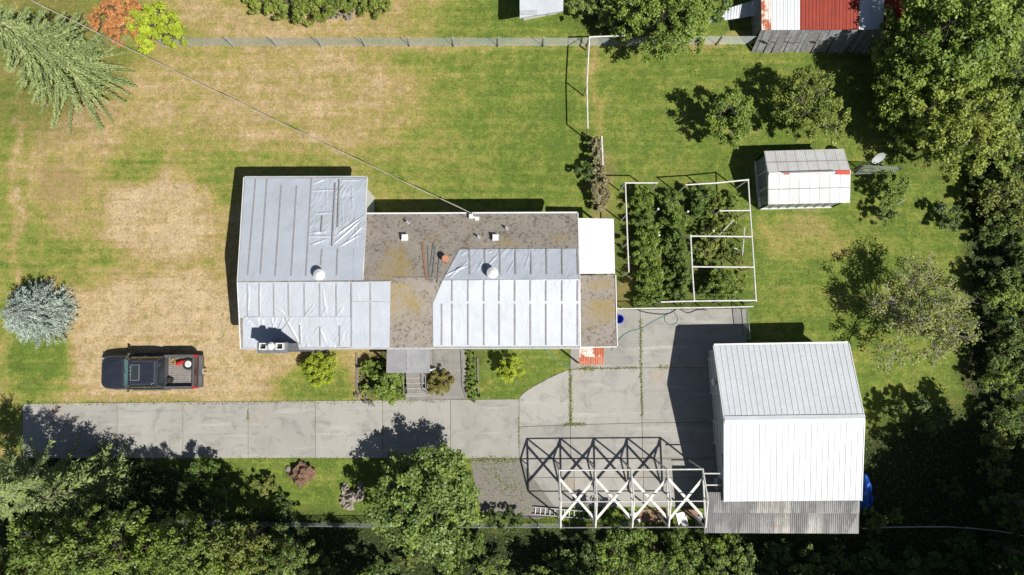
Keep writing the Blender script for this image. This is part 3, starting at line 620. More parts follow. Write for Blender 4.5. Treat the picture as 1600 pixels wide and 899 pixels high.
# blue tarp heap on the garage's east side
def blob(name, mat, c, rx, ry, h, seed, label, cat, group=None, nu=26, nv=14, sharp=1.0, parent=None):
    rings = []
    for j in range(nv):
        f = j / (nv - 1); rr = math.cos(f * math.pi / 2) ** .7 if j < nv - 1 else .02; zz = math.sin(f * math.pi / 2)
        ring = []
        for i in range(nu):
            t = 2 * math.pi * i / nu; k = 1 + .28 * sharp * nz(math.cos(t) * 1.6 + seed, math.sin(t) * 1.6, zz * 1.5) + .18 * sharp * nz(math.cos(t) * 4 + seed, math.sin(t) * 4, zz * 4)
            ring.append((c[0] + rx * rr * k * math.cos(t), c[1] + ry * rr * k * math.sin(t), c[2] + max(-.02, h * zz * (1 + .5 * sharp * nz(math.cos(t) * rr * 2.4 + seed, math.sin(t) * rr * 2.4, 7)) - .02)))
        rings.append(ring)
    m = MB().loft(rings)
    if parent: return m.build(name, mat, parent)
    return tag(m.build(name, mat, loc=tuple(c)), label, cat, group)
bt = P(1353, 770, .5); blob('tarp_heap', 'tarp_blue', (bt.x - .05, bt.y, 0), .42, 1.05, .9, 3, 'bright blue tarp heaped against the east wall of the white garage', 'tarp')

# ------------------------------------------------------------------ greenhouse
e0n, e1n = P(1194.5, 236, 1.95), P(1318, 232.5, 1.95); r0, r1 = P(1201, 272, 2.55), P(1329, 268.5, 2.55); e0s, e1s = P(1201, 320, 1.9), P(1327.5, 317, 1.9)
ghc = (e0n + e1s) / 2
gh = thing('greenhouse', 'small white greenhouse with panelled gable roof and glass walls on the lawn', 'greenhouse', (ghc.x, ghc.y, 0))
NP = 8
for (a0, a1, b0, b1) in ((e0n, e1n, r0, r1), (e0s, e1s, r0, r1)):
    nn = (a1 - a0).cross(b0 - a0).normalized(); nn = nn if nn.z > 0 else -nn
    for i in range(NP):
        for v0, v1 in ((.0, .5), (.5, .97)):
            g_ = .006
            c = [a0.lerp(a1, i / NP + g_).lerp(b0.lerp(b1, i / NP + g_), v0 + g_), a0.lerp(a1, (i + 1) / NP - g_).lerp(b0.lerp(b1, (i + 1) / NP - g_), v0 + g_),
                 a0.lerp(a1, (i + 1) / NP - g_).lerp(b0.lerp(b1, (i + 1) / NP - g_), v1 - g_), a0.lerp(a1, i / NP + g_).lerp(b0.lerp(b1, i / NP + g_), v1 - g_)]
            MB().slab(c, .02, 10, 1, corr(.1, .006, 'x')).build('roof_panel', 'fibreglass', gh)
    for i in range(NP + 1):
        p, q = a0.lerp(a1, i / NP), b0.lerp(b1, i / NP); MB().beam(p - nn * .035, q - nn * .035, .045, .06, nn).build('rafter', 'trim_grey', gh)
    MB().beam(a0.lerp(b0, .5) - nn * .025, a1.lerp(b1, .5) - nn * .03, .05, .06, nn).build('purlin', 'plank_grey', gh)
MB().beam(r0 + V((0, 0, .03)), r1 + V((0, 0, .03)), .12, .05).build('ridge_cap', 'white_paint', gh)
a = P(1308, 270, 2.6); MB().box((a.x + .32, a.y, 2.62), (.76, .22, .03)).build('red_flashing', 'red_sheet', gh)
a = P(1229, 272, 2.6); MB().box((a.x, a.y + .02, 2.60), (.3, .1, .05)).build('red_flashing', 'red_sheet', gh)
a, b = P(1223, 271.5, 2.66), P(1306, 269, 2.66); MB().beam(a + V((0, .06, 0)), b + V((0, .06, 0)), .07, .04).build('ridge_vent_rail', 'plank_grey', gh)
k0, k1, k2, k3 = P(1184, 261, 0), P(1317.5, 258, 0), P(1314, 325.5, 0), P(1190.5, 330, 0)
k0 = V((e0n.x + .1, e0n.y - .12, 0)); k1 = V((e1n.x - .15, e1n.y - .12, 0)); k2 = V((e1s.x - .25, e1s.y + .1, 0)); k3 = V((e0s.x + .1, e0s.y + .1, 0))
def glazed(a, b, n, h, top=None):
    MB().beam(a + V((0, 0, .12)), b + V((0, 0, .12)), .1, .24).build('sill', 'white_paint', gh)
    MB().beam(a + V((0, 0, h)), b + V((0, 0, h)), .09, .1).build('wall_plate', 'white_paint', gh)
    for i in range(n + 1):
        q = a.lerp(b, i / n); MB().box((q.x, q.y, h / 2), (.07, .07, h - .1)).build('stud', 'white_paint', gh)
    d = (b - a).normalized()
    for i in range(n):
        p, q = a.lerp(b, i / n) + d * .04, a.lerp(b, (i + 1) / n) - d * .04
        MB().beam(p + V((0, 0, (h + .2) / 2)), q + V((0, 0, (h + .2) / 2)), .012, h - .32).build('pane', 'greenhouse_glass', gh)
_m, _n, _l, _b = new_mat('greenhouse_glass'); _b.inputs['Base Color'].default_value = (.32, .38, .38, 1); _b.inputs['Roughness'].default_value = .15; _b.inputs['Alpha'].default_value = .55
glazed(k0, k1, 8, 1.82); glazed(k3, k2, 8, 1.78); glazed(k0, k3, 3, 1.8); glazed(k1, k2, 3, 1.8)
for a, b, r_ in ((k0, k3, r0 + V((.12, 0, 0))), (k1, k2, r1 - V((.2, 0, 0)))):
    MB().add([(a.x, a.y, 1.85), (b.x, b.y, 1.82), (r_.x, r_.y, 2.46), (a.x + .02, a.y, 1.85), (b.x + .02, b.y, 1.82), (r_.x + .02, r_.y, 2.46)], [(0, 1, 2), (5, 4, 3), (0, 2, 5, 3), (2, 1, 4, 5)]).build('gable_pane', 'greenhouse_glass', gh, fix=True)

# satellite dish beside the greenhouse
db = P(1338, 262, 0); dd = local_thing('satellite_dish', 'grey satellite dish on a pole at the greenhouse corner', 'satellite dish', (db.x, db.y, 0), rz=R(-75))
MB().tube((0, 0, 0), (0, 0, 2.3), .035).build('pole', 'steel_grey', dd)
rings = []
ctr = V((.05, 0, 2.5)); ax = V((.86, 0, .5)).normalized(); ua = V((0, 1, 0)); ub = ax.cross(ua)
for j in range(6):
    rr = .37 * j / 5 + .01; rings.append([ctr + ax * (rr * rr * .55) + (ua * math.cos(t) + ub * math.sin(t) * 1.05) * rr for t in [2 * math.pi * i / 24 for i in range(24)]])
back = [[p - ax * .02 for p in r] for r in rings[::-1]]
MB().loft(rings + back).build('reflector', 'dish_grey', dd, fix=True)
MB().tube(ctr - ub * .38 + ax * .05, ctr + ax * .45 - ub * .05, .015).tube(ctr + ax * .42 - ub * .05, ctr + ax * .52 - ub * .02, .04).build('feed_arm', 'steel_grey', dd)

# ------------------------------------------------------------------ neighbour's buildings at the top of the plot
b0, b1 = P(1190, 47, 2.1), P(1414, 46, 2.1); u0, u1 = P(1188, -75, 3.2), P(1420, -75, 3.2)
bc = (b0 + u1) / 2
barn = thing('barn', 'neighbouring barn with red and white striped metal roof and grey board wall', 'barn', (bc.x, bc.y, 0))
st = [(1190, 1205, 'rust_white'), (1205, 1228, 'barn_white'), (1228, 1250, 'barn_white'), (1250, 1284, 'barn_red'), (1284, 1303, 'barn_red'), (1303, 1320, 'barn_red'), (1320, 1342, 'barn_red'), (1342, 1361, 'barn_white'), (1361, 1380, 'barn_white'), (1380, 1398, 'barn_red'), (1398, 1414, 'barn_red')]
for a, b, mt in st:
    ta, tb = (a - 1190) / 224 + .001, (b - 1190) / 224 - .001
    c = [b0.lerp(b1, ta), b0.lerp(b1, tb), u0.lerp(u1, tb), u0.lerp(u1, ta)]; m = MB().slab(c, .03); k = max(2, round((b - a) / 6))
    for j in range(k):
        p, q = c[0].lerp(c[1], (j + .5) / k), c[3].lerp(c[2], (j + .5) / k); m.beam(p + V((0, 0, .012)), q + V((0, 0, .012)), .025, .025)
    m.build('roof_panel', mt, barn)
yb = b0.y + .22; nbd = 34
for i in range(nbd):
    x = b0.x + .1 + (b1.x - b0.x - .2) * (i + .5) / nbd; hgt = 1.93 - .12 * random.random()
    MB().beam((x + random.uniform(-.05, .05), yb - .62 - .12 * random.random(), .03), (x, yb - .05 - .03 * random.random(), hgt - .12), (b1.x - b0.x - .2) / nbd - .012, .03, (0, -1, .4)).build('board', random.choice(['old_board', 'plank_grey', 'old_board']), barn)
MB().box(((b0.x + b1.x) / 2, (yb + u0.y) / 2 + .05, .95), (b1.x - b0.x - .3, u0.y - yb - .1, 1.9)).build('inner_wall', 'old_board', barn)
for i, px in enumerate((1172, 1186, 1203, 1222, 1240, 1258, 1275)):      # boards leaning on the wall
    a = P(px, 65, 0); lean = random.uniform(-.6, .6)
    tag(MB().beam((a.x, a.y - .05, .03), (a.x + lean + .3, yb - .55, 1.0 + .2 * random.random()), .34 + .2 * random.random(), .03, (0, -1, .3)).build('leaning_board', 'plank_grey', loc=(a.x, a.y, 0)), 'weathered grey board leaning against the barn wall', 'board', 'boards leaning on the barn')
a = P(1098, 38, 0); b = P(1176, 24, 0)
sheet = MB().slab([(a.x, a.y - .2, .5), (b.x, b.y - .45, 1.0), (b.x, b.y + .3, 1.5), (a.x, a.y + .25, .7)], .01, 60, 1, corr(.16, .03, 'x'))
rk = thing('sheet_rack', 'pale corrugated sheet propped on stakes beside the barn', 'metal sheet', (a.x, a.y, 0)); sheet.build('corrugated_sheet', 'barn_white', rk)
for x, y, z in ((a.x + .15, a.y, .58), (b.x - .2, b.y, 1.2), ((a.x + b.x) / 2, (a.y + b.y) / 2, .9)): MB().tube((x, y, 0), (x, y, z - .06), .03).build('stake', 'plank_grey', rk)
nr = [P(812, 28, 2.3), P(880, 17, 2.3), P(882, -90, 2.3), P(812, -90, 2.3)]; nc = (nr[0] + nr[2]) / 2
nh = thing('neighbour_house', 'corner of a pale grey flat roofed neighbouring house beyond the wire fence', 'house', (nc.x, nc.y, 0))
MB().slab(nr, .16).build('roof', 'barn_white', nh); MB().prism([(nr[0].x + .25, nr[0].y + .9), (nr[1].x - .2, nr[1].y + .9), (nr[2].x - .2, nr[2].y - .2), (nr[3].x + .25, nr[3].y - .2)], 0, 2.13).build('wall', 'siding', nh)
q = P(826, 20, 2.33); MB().box((q.x, q.y, 2.33), (1.0, .28, .06)).build('roof_patch', 'trim_grey', nh)

# ------------------------------------------------------------------ wire fence along the north lawn
def net(mb, p, q, h, sp, r, z0=.04):
    p, q = V(p), V(q); L = (q - p).length; n = int(L / sp)
    for i in range(n + 1):
        a = p.lerp(q, i / n); a = V((a.x + .012 * math.sin(i * .9), a.y, z0)); mb.add([a + V((-r, 0, 0)), a + V((r, 0, 0)), a + V((0, r, 0)), a + V((-r, 0, h)), a + V((r, 0, h)), a + V((0, r, h))], [(0, 1, 4, 3), (1, 2, 5, 4), (2, 0, 3, 5)])
    for k in range(int(h / sp) + 1):
        z = z0 + min(h, k * sp); a, b = p + V((0, 0, z)), q + V((0, 0, z))
        mb.add([a + V((0, r, -r)), a + V((0, r, r)), a + V((0, -r, 0)), b + V((0, r, -r)), b + V((0, r, r)), b + V((0, -r, 0))], [(0, 1, 4, 3), (1, 2, 5, 4), (2, 0, 3, 5)])
    return mb
f0 = P(258, 73.5); fence = thing('wire_fence', 'long wire mesh fence on wooden posts along the north edge of the lawn', 'fence', (f0.x, f0.y, 0))
FP = [258, 299, 366, 434, 503, 572, 641, 710, 779, 850, 918, 978, 1050, 1120, 1180]
for i, px in enumerate(FP):
    a = P(px, 73.5 - (2.5 if px > 1000 else 0)); t = a + V((random.uniform(-.06, .06), .04, 1.2)); MB().beam(a, t, .075, .075, (0, 1, 0)).build('post', 'trim_grey', fence)
    if i: net(MB(), prev + V((0, .06, 0)), a + V((0, .06, 0)), 1.12, .06, .0042).build('mesh_panel', 'wire', fence)
    prev = a
# south boundary fence: rail on posts
f1 = P(300, 818); sf = thing('boundary_fence', 'low wire and rail fence between the driveway verge and the wood', 'fence', (f1.x, f1.y, 0))
pts = [(260, 812), (380, 815), (470, 816), (565, 817), (660, 818), (750, 818), (840, 818), (880, 818)]
for i, p in enumerate(pts):
    a = P(*p); MB().tube(a, a + V((0, 0, .95)), .035).build('post', 'steel_grey', sf)
    if i: MB().tube(pv + V((0, 0, .93)), a + V((0, 0, .93)), .02).build('rail', 'steel_grey', sf); net(MB(), pv, a, .9, .11, .004).build('mesh_panel', 'wire', sf)
    pv = a
f2 = P(1460, 826); se = thing('curved_rail', 'pale pipe rail curving away into the dark wood behind the garage', 'rail', (f2.x, f2.y, 0))
cp = [P(x, y, .8) for x, y in ((1348, 826), (1400, 824), (1440, 823.5), (1480, 823.5), (1520, 826), (1560, 830), (1590, 835), (1630, 846))]
MB().path(cp, .028, 8).build('rail', 'white_pipe', se)
for q in cp[::2]: MB().tube((q.x, q.y, 0), (q.x, q.y, .79), .025).build('post', 'steel_grey', se)

# ------------------------------------------------------------------ white pipe garden enclosure
FZ = 2.15
g0 = P(1080, 400); gf = thing('garden_enclosure', 'white pipe frame enclosing the berry bushes', 'frame', (g0.x, g0.y, 0))
for a, b in (((977, 286), (1027, 286)), ((1072, 289), (1120, 286)), ((1120, 286), (1169, 281)), ((1169, 281), (1172, 329)), ((1172, 329), (1175, 370)), ((1175, 370), (1178, 417)), ((1178, 417), (1181.5, 471)), ((977, 286), (979, 335)), ((979, 335), (980.5, 380)), ((980.5, 380), (982.5, 425)),
             ((1125, 329.5), (1172, 329)), ((1079, 369), (1175, 370)), ((1081.5, 417), (1178, 417.5)), ((1079, 367), (1081.5, 417)), ((1081.5, 417), (1085, 472)), ((1034, 472), (1085, 470.5)), ((1085, 470.5), (1181.5, 469.5))):
    MB().tube(P(*a, FZ), P(*b, FZ), .042).build('rail', 'white_pipe', gf)
for p in ((977, 286), (1027, 286), (1072, 289), (1120, 286), (1169, 281), (1172, 329), (1175, 370), (1178, 417), (1181.5, 471), (979, 335), (980.5, 380), (982.5, 425), (1125, 329.5), (1079, 368), (1126, 369.5), (1081.5, 417), (1132, 417.3), (1034, 472), (1085, 471), (1132, 470)):
    q = P(*p, FZ); MB().tube((q.x, q.y, 0), (q.x, q.y, FZ + .04), .038).build('post', 'white_pipe', gf)
for i, (a, b, z0_, z1_, lab) in enumerate((((1124, 367), (1147, 343), 1.0, 1.5, 'white pole lying slantwise over the yellowish berry bush'), ((1163.5, 356), (1160, 399), .9, 1.3, 'white pole lying north to south near the east rail of the garden frame'), ((1135, 384), (1155, 390.5), .5, .5, 'short white pole lying among thin twigs inside the garden frame'))):
    p, q = P(*a, z0_), P(*b, z1_); tag(MB().tube(p, q, .032).tube((p.x, p.y, 0), p, .012).tube((q.x, q.y, 0), q, .012).build('loose_pole', 'white_pipe', loc=(p.x, p.y, 0)), lab, 'pole', 'loose poles in the berry garden')
for p in ((1028.5, 327), (1030, 368), (1034, 426), (1075, 331), (1115, 361)):
    q = P(*p, 1.5); tag(MB().tube((q.x, q.y, 0), q, .03).box((q.x, q.y, 1.53), (.1, .1, .06)).build('garden_stake', 'white_pipe', loc=(q.x, q.y, 0)), 'short white stake standing among the berry bushes', 'stake', 'stakes in the berry garden')
# low white rail fence between garden and concrete
s0_ = P(963, 484); gs = thing('garden_fence', 'white top rail fence with wire mesh between berry garden and concrete pad', 'fence', (s0_.x, s0_.y, 0))
pv = None
for px, py in ((964, 482.5), (979, 482.3), (1000, 482), (1035, 481.5), (1070, 481), (1105, 480.5), (1140, 480), (1177, 479)):
    q = P(px, py, 1.1); MB().tube((q.x, q.y, 0), q, .03).build('post', 'white_pipe', gs)
    if pv: MB().tube(pv, q, .035).build('rail', 'white_pipe', gs); net(MB(), (pv.x, pv.y, 0), (q.x, q.y, 0), 1.04, .09, .004).build('mesh_panel', 'wire', gs)
    pv = q
q0_ = P(1157, 482); 
wp = thing('mesh_gate', 'narrow wire mesh gate between garden fence and garage corner', 'gate', (q0_.x, q0_.y, 0))
a, b = P(1158, 483), P(1163, 530); MB().tube(a, a + V((0, 0, 1.1)), .025).tube(b, b + V((0, 0, 1.1)), .025).tube(a + V((0, 0, 1.08)), b + V((0, 0, 1.08)), .025).tube(a + V((0, 0, .08)), b + V((0, 0, .08)), .02).build('gate_frame', 'steel_grey', wp)
mg = MB()
for i in range(1, 22):
    c = a.lerp(b, i / 22); mg.tube(c + V((0, 0, .08)), c + V((0, 0, 1.08)), .005, n=3)
for k in range(1, 11): mg.tube(a + V((0, 0, .1 * k)), b + V((0, 0, .1 * k)), .005, n=3)
mg.build('mesh', 'wire', wp)
# pipe trellis on the lawn, north of the dry vine
tz = 1.9; t0_ = P(922, 58); tr = thing('pipe_trellis', 'white pipe goal shaped trellis crossing the wire fence on the lawn', 'trellis', (t0_.x, t0_.y, 0))
TP = [(921, 58), (917, 132), (918.5, 201)]
for p in TP + [(976, 56)]:
    q = P(*p, tz); MB().tube((q.x, q.y, 0), (q.x, q.y, tz), .04).build('post', 'plank_brown', tr)
for a, b in ((TP[0], TP[1]), (TP[1], TP[2]), (TP[0], (976, 56))): MB().tube(P(*a, tz), P(*b, tz), .045).build('rail', 'white_pipe', tr)
q, r_ = P(940, 213, 1.7), P(942, 258, 1.7); vt = thing('vine_rail', 'white rail on two posts above the dry grey vine', 'trellis', (q.x, q.y, 0))
MB().tube(q, r_, .05).build('rail', 'white_pipe', vt)
for x in (q, r_): MB().tube((x.x, x.y, 0), x, .04).build('post', 'plank_brown', vt)
# lattice by the greenhouse
lz = 1.6; la = [P(1336, 272, .9), P(1350, 259, lz), P(1409, 262, lz), P(1400, 269, 1.2)]
lf = thing('lattice_frame', 'grey tilted lattice frame over the shrub beside the satellite dish', 'lattice', (la[1].x, la[1].y, 0))
m = MB()
for i in range(4): m.tube(la[i], la[(i + 1) % 4], .03, n=6)
m.build('frame', 'steel_grey', lf); m = MB()
for i in range(1, 20): m.tube(la[0].lerp(la[3], i / 20), la[1].lerp(la[2], i / 20), .012, n=4)
for i in range(1, 5): m.tube(la[0].lerp(la[1], i / 5), la[3].lerp(la[2], i / 5), .012, n=4)
m.build('lattice', 'wire', lf)
for q in la: MB().tube((q.x, q.y, 0), q, .03, n=6).build('post', 'steel_grey', lf)
q = P(1412, 312, 1.3); tag(MB().tube((q.x, q.y, 0), q, .03).tube(q, q + V((-.4, -.3, .05)), .03).tube(q, q + V((.02, .5, .0)), .025).tube(q + V((.02, .5, 0)), (q.x + .02, q.y + .5, 0), .025).build('clothes_prop', 'steel_grey', loc=(q.x, q.y, 0)), 'small grey bent pipe stand between two shrubs east of the greenhouse', 'pipe stand')

# ------------------------------------------------------------------ white carport frame
CZ = 3.0; RZ_ = 3.75
c0 = P(985, 770); cf = thing('carport_frame', 'bare white metal carport frame with cross bracing beside the garage', 'carport', (c0.x, c0.y, 0))
NX = [873.5, 929.5, 986, 1042, 1098]; SX_ = [876, 930.5, 988, 1045, 1102.5]
N_ = [P(x, 735 - i * .4, CZ) for i, x in enumerate(NX)]; S_ = [P(x, 824.5 - i * .2, CZ) for i, x in enumerate(SX_)]
N_ = [V((n.x, n.y, CZ)) for n in N_]
Rg = [V(((n.x + s_.x) / 2, (n.y + s_.y) / 2, RZ_)) for n, s_ in zip(N_, S_)]
for i in range(5):
    MB().tube((N_[i].x, N_[i].y, .03), N_[i], .05).build('post', 'white_pipe', cf); MB().tube((S_[i].x, S_[i].y, 0), S_[i], .05).build('post', 'white_pipe', cf)
    MB().tube(N_[i], S_[i], .055).build('tie_beam', 'white_pipe', cf)
    MB().tube(N_[i], Rg[i], .05).build('rafter', 'white_pipe', cf); MB().tube(Rg[i], S_[i], .05).build('rafter', 'white_pipe', cf)
    c = (N_[i] + S_[i]) / 2; MB().tube(c, Rg[i], .035).build('king_post', 'white_pipe', cf)
    if i < 4:
        MB().tube(N_[i], N_[i + 1], .042).build('eave_rail', 'white_pipe', cf); MB().tube(S_[i], S_[i + 1], .035).build('eave_rail', 'plank_grey', cf); MB().tube(Rg[i], Rg[i + 1], .03).build('ridge_rail', 'white_pipe', cf)
        a0, a1 = N_[i].lerp(S_[i], .14), N_[i].lerp(S_[i], .86); d0, d1 = N_[i + 1].lerp(S_[i + 1], .14), N_[i + 1].lerp(S_[i + 1], .86)
        dz = V((0, 0, .05)); MB().beam(a0 + dz, d1 + dz, .13, .05).build('brace', 'white_pipe', cf); MB().beam(a1 + dz * 2, d0 + dz * 2, .13, .05).build('brace', 'white_pipe', cf)
for y_, z_ in ((740, 2.7), (758, 2.3)):
    a, b = P(1100, y_, z_), P(1131, y_, z_); MB().tube(a, b, .04).build('wall_strut', 'white_pipe', cf)
# ladder and lumber beneath it
a, b = P(833, 798, .12), P(931, 806, .12); ld = thing('ladder', 'grey metal ladder lying on the ground at the carport frame', 'ladder', (a.x, a.y, 0))
d = (b - a).normalized(); nrm = V((-d.y, d.x, 0)) * .2
for s_ in (-1, 1): MB().beam(a + nrm * s_, b + nrm * s_, .04, .09).build('stile', 'steel_grey', ld)
for i in range(13):
    c = a.lerp(b, (i + .5) / 13); MB().tube(c - nrm * .92, c + nrm * .92, .018, n=6).build('rung', 'steel_grey', ld)
for px, py, w, h_, mt, lab in ((1066, 812, .55, .8, 'white_paint', 'white panel lying under the carport frame'), (1020, 806, 1.6, .7, 'plank_brown', 'brown plywood sheet under the carport frame'), (1080, 800, .7, .45, 'plank_brown', 'small brown board stacked by the lean-to post'), (988, 803, .5, .14, 'white_paint', 'thin white offcut beside the ladder'), (980, 818, 1.5, .2, 'steel_grey', 'long pale metal sheet strip at the wood edge'), (1092, 815, .4, .6, 'plank_grey', 'grey panel leaning near the lean-to corner')):
    q = P(px, py, .1); z = .045 + .15 * random.random(); rz = random.uniform(-.25, .25)
    tag(MB().box((q.x, q.y, z / 2 + .02), (w, h_, z), rz).build('lumber', mt, loc=(q.x, q.y, 0)), lab, 'lumber')
q = P(1122, 754, .1); bn = thing('bin', 'grey lidded bin in the corner between garage wall and lean-to', 'bin', (q.x, q.y, 0))
MB().prism([(q.x - .24, q.y - .3), (q.x + .24, q.y - .3), (q.x + .24, q.y + .3), (q.x - .24, q.y + .3)], .04, .9).build('body', 'trim_grey', bn); MB().box((q.x, q.y, .94), (.54, .66, .07), .0).build('lid', 'steel_grey', bn)

# ------------------------------------------------------------------ small things on the concrete
q = P(966.5, 499, .25); bk = thing('bucket', 'blue plastic bucket at the annex wall on the concrete pad', 'bucket', (q.x, q.y, 0))
MB().loft([[(q.x + r_ * math.cos(t), q.y + r_ * math.sin(t), z) for t in [2 * math.pi * i / 18 for i in range(18)]] for r_, z in ((.18, .04), (.25, .5), (.27, .5), (.27, .53), (.23, .53), (.17, .08))]).build('shell', 'blue_plastic', bk)
def hose(pts, mat, label, r=.016, z=.06):
    pts = [P(x, y, z) for x, y in pts]; o = []
    for i in range(len(pts) - 1):
        p0, p1, p2, p3 = pts[max(0, i - 1)], pts[i], pts[i + 1], pts[min(len(pts) - 1, i + 2)]
        for k in range(6):
            t = k / 6; o.append(.5 * ((2 * p1) + (p2 - p0) * t + (2 * p0 - 5 * p1 + 4 * p2 - p3) * t * t + (3 * p1 - p0 - 3 * p2 + p3) * t ** 3))
    o.append(pts[-1]); return tag(MB().path(o, r, 6).build('garden_hose', mat, True and None, loc=tuple(pts[0])), label, 'hose')
hose([(1048, 483), (1054, 489), (1059, 497), (1057, 505), (1048, 508), (1040, 503), (1039, 495), (1046, 490), (1038, 494), (1020, 503), (1003, 513), (985, 518), (970, 528), (955, 548)], 'hose_teal', 'thin teal garden hose looped on the concrete pad', .022)
hose([(848, 541), (858, 553), (872, 565), (890, 574)], 'hose_teal', 'teal hose stretched across the small lawn corner below the eave', .022)
hose([(993, 483), (1008, 488), (1030, 491), (1045, 490), (1056, 484)], 'hose_black', 'black hose lying along the white garden rail fence', .03)
hose([(1062, 483), (1075, 489), (1090, 484), (1105, 485)], 'hose_black', 'short black hose by the mesh gate', .025)
q = P(744, 560); be = thing('bed_edging', 'thin pale edging strips around the flower bed by the small lawn', 'edging', (q.x, q.y, 0))
for a, b, w in (((746.5, 560), (747.5, 618), .07), ((721, 545), (723, 605), .09), ((723, 605), (729, 622), .09), ((557.5, 552), (558, 612), .07)): MB().beam(P(*a, .05), P(*b, .05), w, .1).build('strip', 'plank_grey', be)
# ---- overhead service cable and its pole
pt = P(-95, -48, 0); up_ = thing('utility_pole', 'tall brown wooden utility pole beyond the front yard corner', 'utility pole', (pt.x, pt.y, 0))
MB().tube((pt.x, pt.y, 0), (pt.x, pt.y, 7.6), .15, .11, 12).build('shaft', 'plank_brown', up_); MB().beam((pt.x - .8, pt.y, 7.1), (pt.x + .8, pt.y, 7.1), .1, .12).build('crossarm', 'plank_brown', up_)
A_ = V((pt.x, pt.y, 6.6)); cb = thing('service_cable', 'twin overhead cable running from the house mast across the lawn', 'cable', tuple(mastP))
for k, off in enumerate((0, .07)):
    pts_ = []
    for i in range(41):
        t = i / 40; p = mastP.lerp(A_, t); p.z -= 1.1 * 4 * t * (1 - t) * (1 + .04 * k); p.y += off * math.sin(i * 1.3) * .6; pts_.append(p)
    MB().path(pts_, .013, 5).build('strand', 'cable', cb)

# ------------------------------------------------------------------ pickup truck
tq = P(233.5, 581.5, .9); TR = local_thing('pickup_truck', 'dark navy pickup truck with sunroof parked on the dry grass', 'truck', (tq.x, tq.y, 0), rz=R(180.5))
def ring(x, hw, zb, zt_, ch=.1, tuck=.06):
    pts = [(-hw + tuck, zb), (hw - tuck, zb), (hw, zb + .25), (hw, zt_ - ch), (hw - ch * .5, zt_ - ch * .3), (hw - ch * 1.4, zt_), (-hw + ch * 1.4, zt_), (-hw + ch * .5, zt_ - ch * .3), (-hw, zt_ - ch), (-hw, zb + .25)]
    return [(x, y, z) for y, z in pts]
MB().loft([ring(2.76, .52, .47, .78, .08), ring(2.72, .66, .40, .87, .1), ring(2.62, .80, .36, .95, .12), ring(2.42, .90, .34, 1.0, .12), ring(2.1, .93, .33, 1.05, .12), ring(1.75, .935, .33, 1.09, .12), ring(1.3, .94, .33, 1.13, .12), ring(1.1, .94, .33, 1.14, .1), ring(-.95, .94, .33, 1.14, .08)]).build('body', 'truck_paint', TR, fix=True)
MB().slab([(1.38, -.70, 1.148), (2.45, -.60, 1.03), (2.45, .60, 1.03), (1.38, .70, 1.148)], .03, 6, 4, lambda p, u, v: p + V((0, 0, .03 * math.sin(math.pi * u) + .02 * math.sin(math.pi * v)))).build('hood', 'truck_paint', TR)
# cab
def cabring(z, xf, xr, hw): return [(xf, -hw * .93, z), (xf, 0, z), (xf, hw * .93, z), (xf - .12, hw, z), (xr + .1, hw, z), (xr, hw * .94, z), (xr, -hw * .94, z), (xr + .1, -hw, z), (xf - .12, -hw, z)]
cab = MB().loft([cabring(1.08, 1.34, -1.0, .90), cabring(1.30, 1.15, -.98, .865), cabring(1.70, .76, -.86, .74), cabring(1.79, .58, -.76, .66), cabring(1.81, .40, -.6, .56)]).build('cab', 'truck_paint', TR, fix=True)
def quad(name, c, mat, par, th=.012): return MB().slab([V(x) for x in c], th).build(name, mat, par, fix=True)
quad('windshield', [(1.30, -.78, 1.165), (1.30, .78, 1.165), (.80, .67, 1.695), (.80, -.67, 1.695)], 'truck_glass', TR)
quad('rear_window', [(-.885, -.62, 1.685), (-.885, .62, 1.685), (-1.005, .74, 1.29), (-1.005, -.74, 1.29)], 'glass_dark', TR)
for s_ in (-1, 1):
    quad('side_window', [(1.02, s_ * .868, 1.335), (.25, s_ * .868, 1.335), (.25, s_ * .775, 1.65), (.72, s_ * .775, 1.65)], 'glass_dark', TR)
    quad('side_window', [(.15, s_ * .868, 1.335), (-.80, s_ * .868, 1.335), (-.70, s_ * .775, 1.65), (.15, s_ * .775, 1.65)], 'glass_dark', TR)
    mr = MB().box((1.02, s_ * 1.0, 1.2), (.09, .16, .15)).build('mirror', 'truck_trim', TR); MB().box((1.03, s_ * .93, 1.17), (.06, .12, .06)).build('mirror_arm', 'truck_trim', mr)
    MB().box((-.05, s_ * .63, 1.815), (1.1, .03, .03)).build('roof_rail', 'chrome', TR)
    for x0, x1 in ((1.05, .2), (.15, -.9)):
        d_ = MB().box(((x0 + x1) / 2, s_ * .945, .78), (x0 - x1 - .03, .02, .62)).build('door', 'truck_paint', TR); MB().box((x1 + .14, s_ * .965, .98), (.14, .03, .04)).build('handle', 'truck_trim', d_)
    MB().box((.1, s_ * .98, .36), (2.1, .16, .06)).build('running_board', 'truck_trim', TR)
    MB().box((2.62, s_ * .66, .78), (.14, .3, .14)).build('headlight', 'lens_clear', TR)
    MB().box((-2.60, s_ * .87, .95), (.09, .14, .34)).build('taillight', 'tail_red', TR)
    for x in (1.72, -1.72):
        wh = MB().tube((x, s_ * .78, .38), (x, s_ * .97, .38), .385, n=28).build('wheel', 'rubber', TR)
        MB().tube((x, s_ * .9, .38), (x, s_ * .985, .38), .22, .2, 20).build('rim', 'chrome', wh)
        MB().path([(x + .46 * math.cos(t), s_ * .945, .40 + .46 * math.sin(t)) for t in [math.pi * k / 10 for k in range(11)]], .04, 6).build('wheel_arch', 'truck_trim', TR)
sr = MB().box((.34, 0, 1.822), (.44, .78, .012)).build('sunroof', 'glass_dark', TR)
m = MB()
